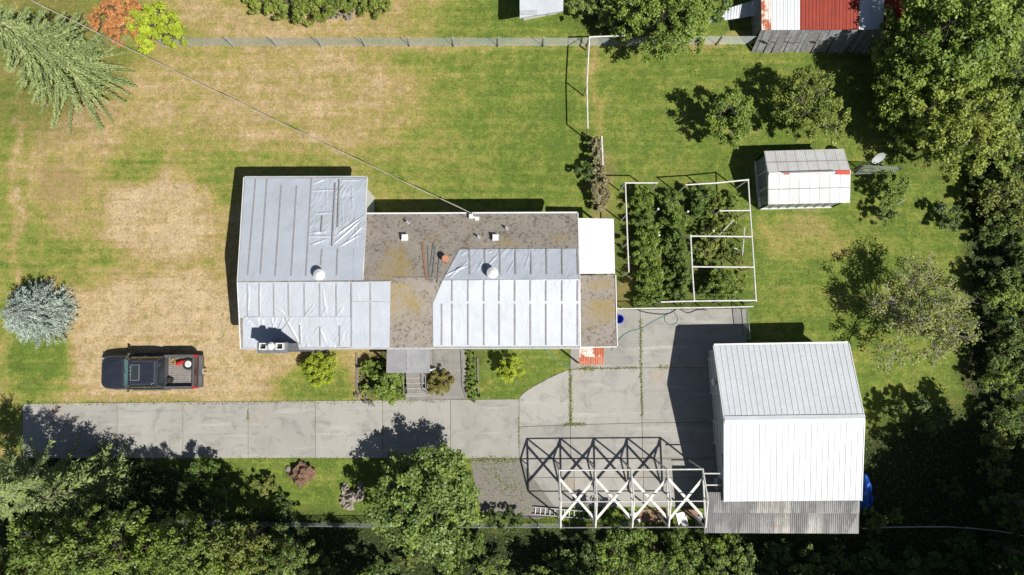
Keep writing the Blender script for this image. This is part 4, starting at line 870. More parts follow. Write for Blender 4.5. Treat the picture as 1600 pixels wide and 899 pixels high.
for c, d in (((.57, 0, 1.827), (.03, .86, .02)), ((.11, 0, 1.827), (.03, .86, .02)), ((.34, .415, 1.827), (.43, .03, .02)), ((.34, -.415, 1.827), (.43, .03, .02))): m.box(c, d)
m.build('sunroof_frame', 'steel_grey', sr)
for k in range(5): MB().box((-.32, -.44 + .22 * k, 1.815), (.72, .03, .02)).build('roof_rib', 'truck_paint', TR)
MB().box((-.72, 0, 1.80), (.035, 1.3, .03)).build('rear_roof_bar', 'chrome', TR)
for y in (-.3, -.1, .1): MB().box((.62, y, 1.825), (.08, .03, .02)).build('roof_clip', 'steel_grey', TR)
for y0, y1 in ((-.45, -.38), (.45, .38)): MB().beam((1.42, y0, 1.172), (2.4, y1, 1.058), .03, .025).build('hood_crease', 'truck_paint', TR)
MB().box((1.36, 0, 1.155), (.10, 1.42, .03)).build('cowl', 'rubber', TR)
for y in (-.45, .2): MB().beam((1.33, y, 1.18), (1.12, y + .5, 1.40), .02, .02).build('wiper', 'rubber', TR)
# bed
MB().box((-1.75, 0, .74), (1.56, 1.62, .04)).build('bed_floor', 'bed_liner', TR)
m = MB()
for k in range(13): m.box((-1.75, -.72 + .12 * k, .775), (1.52, .06, .03))
m.build('bed_ribs', 'bed_liner', TR)
for s_ in (-1, 1):
    MB().box((-1.76, s_ * .875, .74), (1.60, .13, .80)).build('bed_side', 'truck_paint', TR); MB().box((-1.76, s_ * .875, 1.16), (1.62, .16, .045)).build('bed_rail', 'truck_trim', TR)
MB().box((-.985, 0, .92), (.06, 1.62, .42)).build('bulkhead', 'truck_trim', TR)
tg = MB().box((-2.57, 0, .84), (.07, 1.6, .60)).build('tailgate', 'tailgate_brown', TR); MB().box((-2.57, 0, 1.15), (.10, 1.6, .04)).build('tailgate_cap', 'truck_trim', tg); MB().box((-2.615, 0, .95), (.03, .26, .07)).build('tailgate_handle', 'dark_gap', tg)
bu = MB().box((-2.75, 0, .52), (.24, 1.80, .16)).build('rear_bumper', 'truck_trim', TR)
for y in (-.5, .5): MB().box((-2.75, y, .606), (.16, .5, .014)).build('step_pad', 'chrome', bu)
MB().box((-2.87, 0, .55), (.015, .3, .13)).build('licence_plate', 'lens_clear', bu); MB().tube((-2.85, 0, .42), (-3.0, 0, .42), .03).tube((-3.0, 0, .42), (-3.0, 0, .52), .035).build('tow_hitch', 'rubber', bu)
MB().loft([[(2.66, y, z) for y, z in ((-.82, .42), (.82, .42), (.82, .6), (-.82, .6))], [(2.84, y, z) for y, z in ((-.62, .44), (.62, .44), (.62, .58), (-.62, .58))]]).build('front_bumper', 'truck_trim', TR, fix=True)
MB().box((2.715, 0, .72), (.03, .95, .14)).build('grille', 'dark_gap', TR)
# cargo in the bed
Rt = 180.5
def bed(x, y, z=0): c_, s_ = math.cos(R(Rt)), math.sin(R(Rt)); return (tq.x + x * c_ - y * s_, tq.y + x * s_ + y * c_, z)
w = local_thing('spare_wheel', 'spare wheel with white rim lying flat in the truck bed', 'wheel', bed(-2.18, -.42, .777))
tor = []
for i in range(28):
    t = 2 * math.pi * i / 28; tor.append([(math.cos(t) * r_, math.sin(t) * r_, z) for r_, z in ((.19, .03), (.26, .0), (.31, .02), (.33, .1), (.31, .18), (.26, .2), (.19, .17))])
tor.append(tor[0]); MB().loft(tor, False).build('tyre', 'rubber', w, True); MB().tube((0, 0, .03), (0, 0, .14), .2, .19, 24).tube((0, 0, .14), (0, 0, .155), .19, .12, 24).build('rim', 'white_paint', w); MB().tube((0, 0, .15), (0, 0, .17), .035, n=10).build('hub', 'dark_gap', w)
q = bed(-1.72, -.5, .777); can = local_thing('fuel_can', 'red plastic fuel can beside the spare wheel in the truck bed', 'fuel can', q, rz=.25)
MB().loft([[(-.2, -.11, 0), (.2, -.11, 0), (.2, .11, 0), (-.2, .11, 0)], [(-.2, -.11, .26), (.2, -.11, .26), (.2, .11, .26), (-.2, .11, .26)], [(-.1, -.07, .33), (.17, -.07, .33), (.17, .07, .33), (-.1, .07, .33)]]).build('body', 'red_plastic', can); MB().path([(-.1, 0, .32), (-.06, 0, .4), (.1, 0, .4), (.14, 0, .32)], .02).build('handle', 'red_plastic', can); MB().tube((.2, 0, .24), (.34, .05, .3), .028).build('spout', 'red_plastic', can)
q = bed(-1.3, -.6, .777); cl = [(.0 + (.14 + .03 * math.sin(i * 2.1)) * math.cos(i * .55), (.14 + .03 * math.cos(i * 1.7)) * math.sin(i * .55), .03 + .0016 * i) for i in range(70)]
rp = MB().path(cl, .022, 6); rp = rp.build('rope_coil', 'rope'); rp.location = q; tag(rp, 'coil of tan rope near the cab end of the truck bed', 'rope')
q = bed(-1.12, .45, .777); blob('dark_bag', 'rubber', q, .22, .2, .28, 5, 'crumpled dark bag against the cab end of the truck bed', 'bag', nu=16, nv=8)

# ------------------------------------------------------------------ rocks and stump
q = P(472, 738); blob('root_stump', 'rock_brown', (q.x, q.y, 0), .72, .6, .55, 11, 'brown ragged tree stump on the grass verge below the driveway', 'stump', sharp=1.9)
q = P(452, 733); blob('stone', 'rock', (q.x, q.y, 0), .26, .16, .2, 2, 'small pale stone touching the brown stump', 'stone', nu=14, nv=7)
for i, (px, py, a, b, h_) in enumerate(((549, 775, .42, .36, .5), (539, 765, .26, .34, .36), (562, 772, .3, .4, .45), (545, 791, .36, .22, .3), (563, 757, .2, .2, .3), (537, 781, .2, .3, .25))):
    q = P(px, py); blob('boulder', 'rock', (q.x, q.y, 0), a, b, h_, 20 + i * 3, 'pale rough boulder in the rock heap beside the round apple tree', 'boulder', 'boulders in the rock heap', nu=18, nv=9, sharp=1.6)

# ------------------------------------------------------------------ vegetation
rng = np.random.default_rng(5)
def unit(a): return a / np.maximum(np.linalg.norm(a, axis=1, keepdims=True), 1e-6)
def leaf_mesh(name, c, n, length, width, tint, mat, tang=None, fold=.12):
    N = len(c); n = unit(n)
    t = rng.normal(size=(N, 3)) if tang is None else tang
    t = unit(t - n * np.sum(t * n, 1, keepdims=True)); s = np.cross(n, t)
    L = np.broadcast_to(np.asarray(length, float), (N,))[:, None]; W = np.broadcast_to(np.asarray(width, float), (N,))[:, None]
    v = np.stack([c - t * L / 2, c + s * W / 2 - t * L * .05 + n * W * fold, c + t * L / 2 - n * L * fold, c - s * W / 2 - t * L * .05 + n * W * fold], 1).reshape(-1, 3)
    me = bpy.data.meshes.new(name); me.vertices.add(4 * N); me.vertices.foreach_set('co', v.ravel().astype(np.float32))
    me.loops.add(4 * N); me.loops.foreach_set('vertex_index', np.arange(4 * N, dtype=np.int32))
    me.polygons.add(N); me.polygons.foreach_set('loop_start', np.arange(0, 4 * N, 4, dtype=np.int32))
    try: me.polygons.foreach_set('loop_total', np.full(N, 4, np.int32))
    except Exception: pass
    me.update(calc_edges=True)
    me.attributes.new('tint', 'FLOAT', 'POINT').data.foreach_set('value', np.repeat(np.clip(tint, 0, 1), 4).astype(np.float32))
    me.materials.append(MAT[mat]); return me
def mb_mesh(mb, name, mat):
    me = bpy.data.meshes.new(name); me.from_pydata(mb.v, [], mb.f); me.materials.append(MAT[mat]); me.update(); return me
class Proto: pass
def broadleaf(mat, H=5.0, Rr=2.4, zb=1.2, ncl=70, lpc=70, leaf=.17, bark='bark', trunk=.12, twigs=0, stems=1, seed=0, lumpy=.35, lobes=None, fill=1.0, clr=(.2, .38)):
    rs = random.Random(seed); ph = [rs.uniform(0, 6.28) for _ in range(4)]; nl = lobes or max(5, ncl // 8)
    LC, LR = [], []
    for i in range(nl):                          # main lobes, then leaf clumps on the lobes
        az = i * 2.399963 + rs.uniform(-.4, .4); ir = 1 + lumpy * (.5 * math.sin(2 * az + ph[0]) + .5 * math.sin(3 * az + ph[1]) + .4 * math.sin(5 * az + ph[2]))
        el = math.asin(-.2 + 1.15 * ((i + .5) / nl)) if -.2 + 1.15 * ((i + .5) / nl) < 1 else 1.4
        k = rs.uniform(.7, 1.0); LC.append(V((Rr * ir * .7 * k * math.cos(el) * math.cos(az), Rr * ir * .7 * k * math.cos(el) * math.sin(az), zb + (H - zb) * (.34 + .5 * k * math.sin(el))))); LR.append(fill * Rr * rs.uniform(.26, .42))
    cen, rad, own = [], [], []
    for i in range(ncl):
        b = i % nl; d = V((rs.gauss(0, 1), rs.gauss(0, 1), rs.gauss(.35, .8))).normalized(); q = LC[b] + d * LR[b] * rs.uniform(.5, 1.05)
        cen.append((q.x, q.y, min(max(q.z, .12), H))); rad.append(LR[b] * rs.uniform(*clr)); own.append(b)
    cen = np.array(cen); rad = np.array(rad)
    idx = np.repeat(np.arange(ncl), lpc); d = unit(rng.normal(size=(len(idx), 3))); q = rng.uniform(.2, 1, len(idx)) ** .6
    c = cen[idx] + d * (rad[idx] * q)[:, None] * np.array([1, 1, .7]) + rng.normal(size=d.shape) * leaf * .35; c[:, 2] = np.maximum(c[:, 2], .05)
    n = d * .45 + np.array([.12, -.1, .75]) + rng.normal(size=d.shape) * .42
    cl = rng.uniform(-.22, .22, ncl)[idx]; lt = rng.uniform(-.15, .15, nl)[np.array(own)][idx]; tint = .5 + cl + lt + rng.normal(size=len(idx)) * .2
    p = Proto(); L = leaf * rng.uniform(.6, 1.3, len(idx))
    p.parts = [('crown', leaf_mesh('crown', c, n, L, L * .62, tint, mat))]
    m = MB(); top = V((rs.uniform(-.1, .1) * Rr, rs.uniform(-.1, .1) * Rr, zb + (H - zb) * .45))
    for s_ in range(stems):
        o = V((0, 0, 0)) if stems == 1 else V((rs.uniform(-.2, .2), rs.uniform(-.2, .2), 0))
        m.path([o, o.lerp(top, .35) + V((rs.uniform(-.1, .1), rs.uniform(-.1, .1), 0)), o.lerp(top, .7) + V((rs.uniform(-.1, .1), rs.uniform(-.1, .1), 0)), top], trunk / stems ** .5, 8, trunk * .45)
    mids = []
    for b in LC:
        a = V((top.x * .6, top.y * .6, top.z * rs.uniform(.45, .95))); mid = a.lerp(b, .5) + V((rs.uniform(-.14, .14) * Rr, rs.uniform(-.14, .14) * Rr, .05 * H)); mids.append(mid)
        m.path([a, a.lerp(mid, .5) + V((rs.uniform(-.05, .05) * Rr, rs.uniform(-.05, .05) * Rr, 0)), mid, b], trunk * .42, 5, .014)
    for j in range(ncl):
        b = V(cen[j]); a = mids[own[j]].lerp(LC[own[j]], rs.uniform(.2, .95)); mm = a.lerp(b, .5) + V((rs.uniform(-.06, .06), rs.uniform(-.06, .06), rs.uniform(0, .06))) * Rr
        m.path([a, mm, b], min(.025, trunk * .2), 4, .008)
        for _ in range(min(twigs, 5)):
            e = b + V((rs.uniform(-1, 1), rs.uniform(-1, 1), rs.uniform(-.3, .7))) * rad[j] * 1.3; m.path([mm.lerp(b, rs.random()), b.lerp(e, .5) + V((rs.uniform(-.05, .05), rs.uniform(-.05, .05), 0)), e], .011, 3, .005)
    p.parts.append(('trunk', mb_mesh(m, 'trunk', bark))); return p
def conifer(mat, H=9.0, Rr=2.6, zb=.4, whorls=26, per=8, droop=.25, bark='bark', trunk=.16, spray=.34, dens=9, seed=0, up_=0.0, sw=.24, dome=0):
    rs = random.Random(seed); C, N, T, Ln, ti = [], [], [], [], []; m = MB(); m.path([(0, 0, 0), (0, 0, H * .5), (0, 0, H * .97)], trunk, 8, .02)
    for w_ in range(whorls):
        f = (w_ + rs.random() * .5) / whorls; z = zb + (H - zb) * f; L = Rr * ((1 - f ** 1.9) ** .75 if dome else (1 - f) ** .85) + .12
        for b in range(per):
            az = rs.uniform(0, 6.283); l_ = L * rs.uniform(.72, 1.12); d = V((math.cos(az), math.sin(az), 0)); s_ = V((-d.y, d.x, 0)); tb = rs.uniform(.25, .75)
            k = max(2, int(l_ * dens)); tip = d * l_ + V((0, 0, z + l_ * (up_ - droop)))
            m.path([(0, 0, z), d * l_ * .5 + V((0, 0, z + l_ * up_ * .5)), tip], .022, 4, .006)
            for j in range(k):
                u = .15 + .85 * (j + rs.random()) / k; base = d * l_ * u + V((0, 0, z + l_ * (up_ * u - droop * u * u)))
                for sg in (-1, 1):
                    tl = spray * rs.uniform(.6, 1.2) * (1.15 - .55 * u) * (1 if l_ > .8 else .6); tv = (d * rs.uniform(.45, 1) + s_ * sg * rs.uniform(.3, .9) + V((0, 0, rs.uniform(-.25, .2)))).normalized()
                    C.append(base + tv * tl * .45); N.append((rs.uniform(-.35, .35), rs.uniform(-.35, .35), 1)); T.append(tv); Ln.append(tl); ti.append(tb + rs.uniform(-.3, .3))
    p = Proto(); C = np.array(C); N = np.array(N); T = np.array(T); Ln = np.array(Ln)
    p.parts = [('crown', leaf_mesh('crown', C, N, Ln, Ln * sw, np.array(ti), mat, T, .05)), ('trunk', mb_mesh(m, 'trunk', bark))]; return p
def plant(p, name, px, py, z, label, cat, group=None, s=1.0, sz=None, rz=None, ground=False):
    q = P(px, py, 0 if ground else z); o = bpy.data.objects.new(name, None); sc.collection.objects.link(o)
    o.location = (q.x, q.y, 0); o.scale = (s, s, sz or s); o.rotation_euler[2] = random.uniform(0, 6.28) if rz is None else rz; ORG[o.name] = V((0, 0, 0))
    for nm, me in p.parts:
        c = bpy.data.objects.new(nm, me); sc.collection.objects.link(c); c.parent = o
    return tag(o, label, cat, group)
# --- prototypes
pApple = broadleaf('leaf_apple', 5.0, 3.0, 1.2, 220, 85, .18, seed=1, lumpy=.03, fill=1.15, lobes=26)
pFruit = broadleaf('leaf_bright', 4.2, 1.6, 1.0, 100, 75, .15, seed=2, lumpy=.4, fill=1.2)
pFruit2 = broadleaf('leaf_yellow', 4.6, 2.3, 1.2, 150, 70, .15, seed=3, lumpy=.45, twigs=2, fill=1.1)
pWal = broadleaf('leaf_bright', 8.0, 3.4, 2.2, 230, 60, .19, trunk=.22, seed=4, lumpy=.4, fill=1.0, lobes=20)
pWal2 = broadleaf('leaf_yellow', 7.5, 3.2, 2.0, 220, 60, .18, trunk=.2, seed=5, lumpy=.4, fill=1.0, lobes=19)
pBare = broadleaf('leaf_old', 4.4, 3.1, 1.2, 210, 42, .13, bark='bark_pale', trunk=.13, seed=6, twigs=4, lumpy=.3, lobes=17)
pShr = [broadleaf('leaf_wood', 3.4, 1.5, .5, 55, 75, .15, seed=10, fill=1.2, stems=3, trunk=.08), broadleaf('leaf_wood', 4.2, 1.6, .6, 60, 70, .14, seed=11, fill=1.2, stems=3, trunk=.08, lumpy=.5), broadleaf('leaf_dark', 3.0, 1.5, .4, 55, 70, .15, seed=12, fill=1.2, stems=3, trunk=.08), broadleaf('leaf_mid', 3.2, 1.4, .4, 50, 75, .16, seed=13, fill=1.2, stems=3, trunk=.08, lumpy=.5)]
pWood = [broadleaf('leaf_wood', 7, 2.0, 1.5, 110, 55, .15, seed=14, trunk=.12, lumpy=.4), broadleaf('leaf_bright', 6.5, 1.9, 1.2, 100, 55, .14, seed=15, trunk=.12, lumpy=.45), broadleaf('leaf_olive', 6.5, 1.9, 1.2, 100, 50, .17, seed=16, trunk=.12, lumpy=.45)]
pShr += [broadleaf('leaf_bright', 3.2, 1.4, .4, 60, 55, .12, seed=17, stems=3, trunk=.07, lumpy=.5), broadleaf('leaf_olive', 2.8, 1.3, .4, 50, 45, .17, seed=18, stems=3, trunk=.07, lumpy=.5)]
pTall = [broadleaf('leaf_dark', 12, 3.2, 2.5, 130, 60, .28, trunk=.25, seed=20), broadleaf('leaf_wood', 11, 3.0, 2.0, 130, 60, .27, trunk=.24, seed=21)]
pBerry = [broadleaf('leaf_bright', 1.7, .88, .15, 64, 75, .10, seed=30, stems=4, trunk=.05, fill=1.45), broadleaf('leaf_mid', 1.6, .85, .15, 60, 75, .10, seed=31, stems=4, trunk=.05, fill=1.45, lumpy=.45), broadleaf('leaf_yellow', 1.6, .85, .15, 56, 75, .10, seed=32, stems=4, trunk=.05, fill=1.45)]
pBerryThin = broadleaf('leaf_yellow', 1.2, .8, .1, 36, 30, .09, seed=33, stems=4, trunk=.04, twigs=16)
pLime = broadleaf('leaf_lime', 1.6, 1.0, .05, 170, 90, .07, seed=40, lumpy=.04, lobes=34, fill=1.35, stems=3, trunk=.06)
pLimeTall = broadleaf('leaf_lime', 2.3, .72, .1, 90, 90, .08, seed=41, lumpy=.12, lobes=16, fill=1.5)
pPorch = broadleaf('leaf_bright', 2.0, 1.05, .1, 75, 80, .13, seed=42, fill=1.35, stems=3, trunk=.06)
pRust = broadleaf('leaf_rust', 1.8, .85, .1, 90, 85, .085, seed=43, fill=1.45, lobes=14, stems=3, trunk=.06, lumpy=.2)
pSpruce = conifer('needle_blue', 3.3, 1.85, .15, 28, 15, .05, dome=1, spray=.25, dens=12, seed=50, up_=.1, trunk=.1, sw=.26)
pFir = conifer('needle_green', 10.5, 3.0, 1.2, 22, 6, .12, bark='bark_pale', spray=.40, dens=11, seed=51, trunk=.17)
pCedar = conifer('needle_pale', 10.0, 4.0, .6, 30, 10, .22, spray=.30, dens=14, seed=52, trunk=.2, sw=.3)
pCedarS = conifer('needle_green', 5.5, 1.6, .3, 20, 8, .1, spray=.4, dens=7, seed=53)
pOrange = broadleaf('leaf_orange', 4.2, 1.9, .9, 90, 75, .14, seed=54, lumpy=.35, fill=1.2)
pBushL = broadleaf('leaf_lime', 2.6, 1.05, .3, 75, 80, .11, seed=55, lumpy=.2, fill=1.45)
pHedge = broadleaf('leaf_yellow', 2.2, 1.5, .3, 80, 80, .14, seed=56, lumpy=.3, fill=1.3)
pVine = broadleaf('leaf_dry', 1.5, .62, .2, 45, 48, .11, seed=57, bark='bark_pale', stems=3, trunk=.06, twigs=26)
pGrey = broadleaf('leaf_grey', 1.1, .55, .1, 26, 40, .08, seed=58, bark='bark_pale', stems=3, trunk=.05, twigs=10)
pLow = broadleaf('leaf_mid', .55, .42, .03, 16, 40, .09, seed=59, stems=3, trunk=.02)
# --- single plants
plant(pSpruce, 'blue_spruce', 57, 489, 1.2, 'round silvery blue spruce on the dry front lawn', 'spruce', s=.95)
plant(pApple, 'apple_tree', 664, 789, 3.0, 'round green apple tree on the verge south of the driveway', 'tree', s=1.08, sz=.88, rz=2.2)
plant(pLime, 'golden_shrub', 497, 578, 1.0, 'rounded lime yellow clipped shrub beside the chimney', 'shrub', s=.98)
plant(pLimeTall, 'golden_cypress', 797, 577, 1.6, 'slim lime yellow cypress on the small lawn beside the pad', 'shrub', s=.9)
plant(pPorch, 'porch_shrub', 604, 604, 1.2, 'leafy bright green shrub left of the porch steps', 'shrub', s=.98)
plant(pPorch, 'porch_shrub', 580, 575, .6, 'low dark green shrub under the eave between chimney and porch', 'shrub', s=.6)
plant(pLow, 'porch_shrub', 572, 607, .4, 'small straggling plant beside the bright green porch shrub', 'plant', s=1.2)
plant(pRust, 'rust_shrub', 687, 598, 1.1, 'bushy shrub with rusty red tips right of the porch steps', 'shrub', s=.85)
for i, (x, y) in enumerate(((734, 552), (736, 565), (737, 580), (735, 595), (739, 608), (741, 619))): plant(pLow, 'bed_plant', x, y, .3, 'small green plant in the narrow flower bed beside the small lawn', 'plant', 'plants in the flower bed', s=random.uniform(.7, 1.05))
for i, (x, y) in enumerate(((560, 618), (571, 625), (580, 630))): plant(pGrey, 'pale_plant', x, y, .2, 'small white flowered plant spilling onto the driveway edge', 'plant', 'pale plants by the driveway', s=.42)
plant(pCedar, 'cedar_tree', 88, 92, 3.0, 'large pale green drooping cedar at the corner of the front yard', 'tree', s=.9, rz=.5)
plant(pOrange, 'orange_tree', 178, 22, 3.0, 'orange leaved small tree next to the big cedar', 'tree', s=.85)
plant(pBushL, 'lime_bush', 243, 45, 1.5, 'bright lime green bush at the end of the wire fence', 'bush', s=1.3)
for i, (x, y, s_) in enumerate(((405, -8, .8), (447, -4, 1.0), (490, -6, 1.0), (535, -8, .9), (575, -8, .75))): plant(pHedge, 'hedge_shrub', x, y, 1.3, 'yellow green hedge shrub beyond the wire fence', 'shrub', 'hedge beyond the wire fence', s=s_)
for x, y in ((521, 21), (546, 19)): plant(pGrey, 'grey_shrub', x, y, .6, 'small grey shrub at the foot of the yellow green hedge', 'shrub', 'grey shrubs by the hedge', s=.75)
for i, (x, y) in enumerate(((931, 228), (934, 247), (937, 266), (938, 285), (936, 303), (937, 320))): plant(pVine, 'dry_vine', x, y, .9, 'dry grey brown vine clump in the row by the white patio roof', 'vine', 'dry vine row', s=random.uniform(.85, 1.05))
plant(pShr[2], 'shade_bush', 913, 268, .6, 'dark green bush hugging the dry vine row', 'bush', s=.42)
plant(pWal, 'fence_tree', 1055, 24, 3.8, 'broad bright green tree overhanging the wire fence', 'tree', s=.74)
plant(pShr[0], 'fence_shrub', 965, 18, 2.0, 'dark leafy shrub between neighbour house and fence tree', 'shrub', s=1.0)
plant(pShr[1], 'fence_shrub', 915, 2, 2.0, 'olive shrub against the pale neighbour house roof', 'shrub', s=.9)
plant(pShr[3], 'fence_shrub', 1110, -5, 2.0, 'green shrub behind the propped corrugated sheet', 'shrub', s=1.0)
plant(pFruit, 'fruit_tree', 1140, 187, 2.4, 'small yellow green fruit tree alone on the east lawn', 'tree', s=.95)
plant(pFruit2, 'fruit_tree', 1262, 165, 2.6, 'wide open yellow green fruit tree north of the greenhouse', 'tree', s=.9)
plant(pWal, 'walnut_tree', 1490, 70, 4.5, 'big green tree beside the red roofed barn', 'tree', s=1.0)
plant(pWal2, 'walnut_tree', 1500, 200, 4.0, 'big yellow green tree at the north east lawn corner', 'tree', s=.92)
plant(pFruit2, 'walnut_tree', 1405, 165, 2.4, 'slender yellow green tree between the two big trees and the greenhouse', 'tree', s=.75)
plant(pWal, 'walnut_tree', 1440, 105, 4.0, 'green tree spreading in front of the barn end', 'tree', s=.7)
for x, y, k, s_, lab in ((1562, 30, 0, 1.0, 'dark green tree behind the big tree at the barn'), (1572, 150, 0, .95, 'dark green tree behind the yellow green corner tree'), (1395, 60, 1, .7, 'light green tree shading the red end of the barn roof'), (1460, 235, 1, .62, 'small light green tree at the foot of the corner tree')):
    plant(pWood[k], 'corner_tree', x, y, 3.5 * s_, lab, 'tree', s=s_)
plant(pBare, 'old_apple_tree', 1440, 497, 2.7, 'sparse old apple tree with bare grey twigs behind the garage', 'tree', s=1.0)
plant(pShr[3], 'lawn_bush', 1383, 293, .9, 'dense green bush under the grey lattice frame', 'bush', s=.72)
plant(pShr[0], 'lawn_bush', 1383, 335, .7, 'dark green bush just south of the lattice frame bush', 'bush', s=.5)
plant(pShr[2], 'lawn_bush', 1478, 338, .7, 'low spreading bush touching the edge of the east wood', 'bush', s=.62, sz=.5)
plant(pShr[2], 'lawn_bush', 1446, 648, 1.0, 'grey green bush in the shade behind the garage', 'bush', s=.75)
plant(pShr[0], 'lawn_bush', 1395, 640, .6, 'dark low bush at the garage corner', 'bush', s=.55)
plant(pFir, 'fir_tree', 112, 742, 0, 'tall fir with drooping pale branches at the driveway entrance', 'tree', ground=True, rz=1.0)
plant(pCedarS, 'small_fir', 186, 742, 0, 'slim young fir in the shade beside the driveway', 'tree', s=1.15, sz=1.55, ground=True)
# --- berry garden
BER = [(1003, 316, 0, .95), (1008, 345, 1, .9), (1010, 375, 0, 1.05), (1007, 402, 0, .95), (1014, 432, 0, 1.1), (1016, 458, 0, 1.0), (1048, 318, 1, .95), (1056, 344, 0, .9), (1050, 378, 1, 1.0), (1058, 402, 1, .8), (1060, 432, 1, 1.0), (1062, 456, 1, .9),
       (1096, 311, 1, 1.0), (1100, 330, 1, .7), (1126, 438, 0, 1.05), (1138, 455, 0, .8), (1108, 455, 1, .8), (1146, 312, 0, .55)]
for x, y, k, s_ in BER:
    plant(pBerry[k], 'berry_bush', x, y, .8, ['bright green berry bush inside the white pipe frame', 'dark green berry bush inside the white pipe frame'][k], 'bush', ['bright berry bushes', 'dark berry bushes'][k], s=s_)
for x, y, s_ in ((1118, 324, .85), (1128, 347, .95)): plant(pBerry[2], 'berry_bush', x, y, .8, 'yellowing berry bush beside a white cross rail', 'bush', 'yellow berry bushes', s=s_)
for x, y, s_ in ((1104, 378, 1.1), (1128, 388, 1.0), (1098, 398, 1.0), (1150, 352, .7), (1155, 398, .75), (1158, 440, .8), (1112, 352, .8)): plant(pBerryThin, 'berry_bush', x, y, .5, 'thin twiggy berry bush with few leaves inside the white pipe frame', 'bush', 'twiggy berry bushes', s=s_)
# --- south wood
SB = []
rs = random.Random(12)
for x, y, k, s_ in ((322, 742, 3, .75), (345, 778, 2, .6), (60, 850, 0, 1.0), (20, 890, 2, 1.1), (140, 900, 4, 1.0), (205, 905, 1, 1.0), (290, 905, 4, 1.0), (345, 868, 2, .8), (430, 845, 2, .55), (500, 900, 0, .7), (415, 765, 5, .5), (440, 790, 2, .4), (590, 895, 2, .6), (640, 880, 5, .5),
                    (700, 850, 5, .5), (740, 858, 3, .55), (762, 900, 0, .8), (712, 905, 4, .6), (850, 905, 0, .9), (905, 880, 2, .8), (955, 902, 4, .9), (985, 852, 3, 1.15), (1030, 872, 4, 1.0), (1068, 845, 3, .8), (1090, 888, 3, 1.0), (1122, 858, 4, .7), (1150, 875, 0, .8), (1170, 905, 2, .9), (1215, 870, 2, .6), (1262, 898, 0, .8), (1310, 890, 2, .8),
                    (1368, 815, 0, .5), (1400, 808, 4, .42), (1365, 885, 2, .8), (1440, 885, 2, .8), (1510, 865, 2, .8), (1570, 895, 2, .9), (1580, 800, 0, .9), (1490, 765, 2, .5), (1555, 735, 5, .7), (775, 815, 2, .45), (803, 812, 2, .4)):
    zone = ('below the tall fir', 'behind the shaded driveway verge', 'behind the boulder heap', 'behind the round apple tree', 'behind the gravel patch', 'behind the carport frame', 'behind the corrugated lean-to', 'near the curved pipe rail')[sum(x > e for e in (160, 400, 560, 775, 880, 1100, 1345))]
    nm = ('leafy mid green shrub', 'tall loose green shrub', 'dark glossy shrub', 'fresh green shrub', 'light green fine leaved shrub', 'olive loose shrub')[k] + ' of the south wood ' + zone
    plant(pShr[k], 'wood_shrub', x, y, 2.0 * s_, nm, 'shrub', ('leafy', 'loose', 'dark', 'fresh', 'light', 'olive')[k] + ' shrubs ' + zone, s=s_ * rs.uniform(.9, 1.1))
for x, y, k, s_, w_ in ((205, 806, 0, 1.0, 'beside the shaded slim young fir'), (262, 812, 0, .95, 'throwing its shadow on the driveway'), (318, 812, 1, .9, 'behind the shaded maple like shrub'), (372, 814, 0, .9, 'shading the verge between stump and fir'), (425, 818, 2, .85, 'behind the brown stump'), (150, 830, 1, 1.05, 'next to the tall fir'), (235, 850, 1, 1.0, 'with bright leaf tips among darker neighbours'),
                        (318, 858, 0, 1.0, 'deep in the south wood'), (405, 850, 1, .95, 'behind the low wire fence'), (468, 842, 0, .8, 'behind the boulder heap'), (100, 875, 2, 1.1, 'deep behind the tall fir'), (455, 885, 1, .9, 'deep behind the boulder heap')):
    plant(pWood[k], 'young_tree', x, y, 0, ('mid green', 'light green', 'olive green')[k] + ' young tree ' + w_, 'tree', 'young trees of the south wood', s=s_, sz=s_ * (1.55 if y < 829 else 1.05), ground=True)
# --- east wood understorey
ED = [(-40, 1545), (230, 1522), (300, 1520), (400, 1540), (500, 1546), (600, 1560), (700, 1560)]
y = -30
while y < 720:
    x0 = np.interp(y, [e[0] for e in ED], [e[1] for e in ED])
    for j in range(2):
        k = rs.choice([0, 1, 2, 3, 3, 4, 4, 5]); s_ = rs.uniform(.5, 1.05)
        zone = ('beside the big tree at the barn', 'behind the yellow green corner tree', 'level with the greenhouse bushes', 'behind the sparse old apple tree', 'along the bare earth edge')[sum(y > e for e in (60, 230, 380, 560))]
        nm = ('leafy mid green shrub', 'tall loose green shrub', 'dark glossy shrub', 'fresh green shrub', 'light green fine leaved shrub', 'olive loose shrub')[k] + ' of the east wood ' + zone
        plant(pShr[k], 'wood_shrub', x0 + 22 + j * 44 + rs.uniform(-14, 14), y + rs.uniform(-16, 16), 1.8 * s_, nm, 'shrub', ('leafy', 'loose', 'dark', 'fresh', 'light', 'olive')[k] + ' shrubs ' + zone, s=s_)
    y += 42
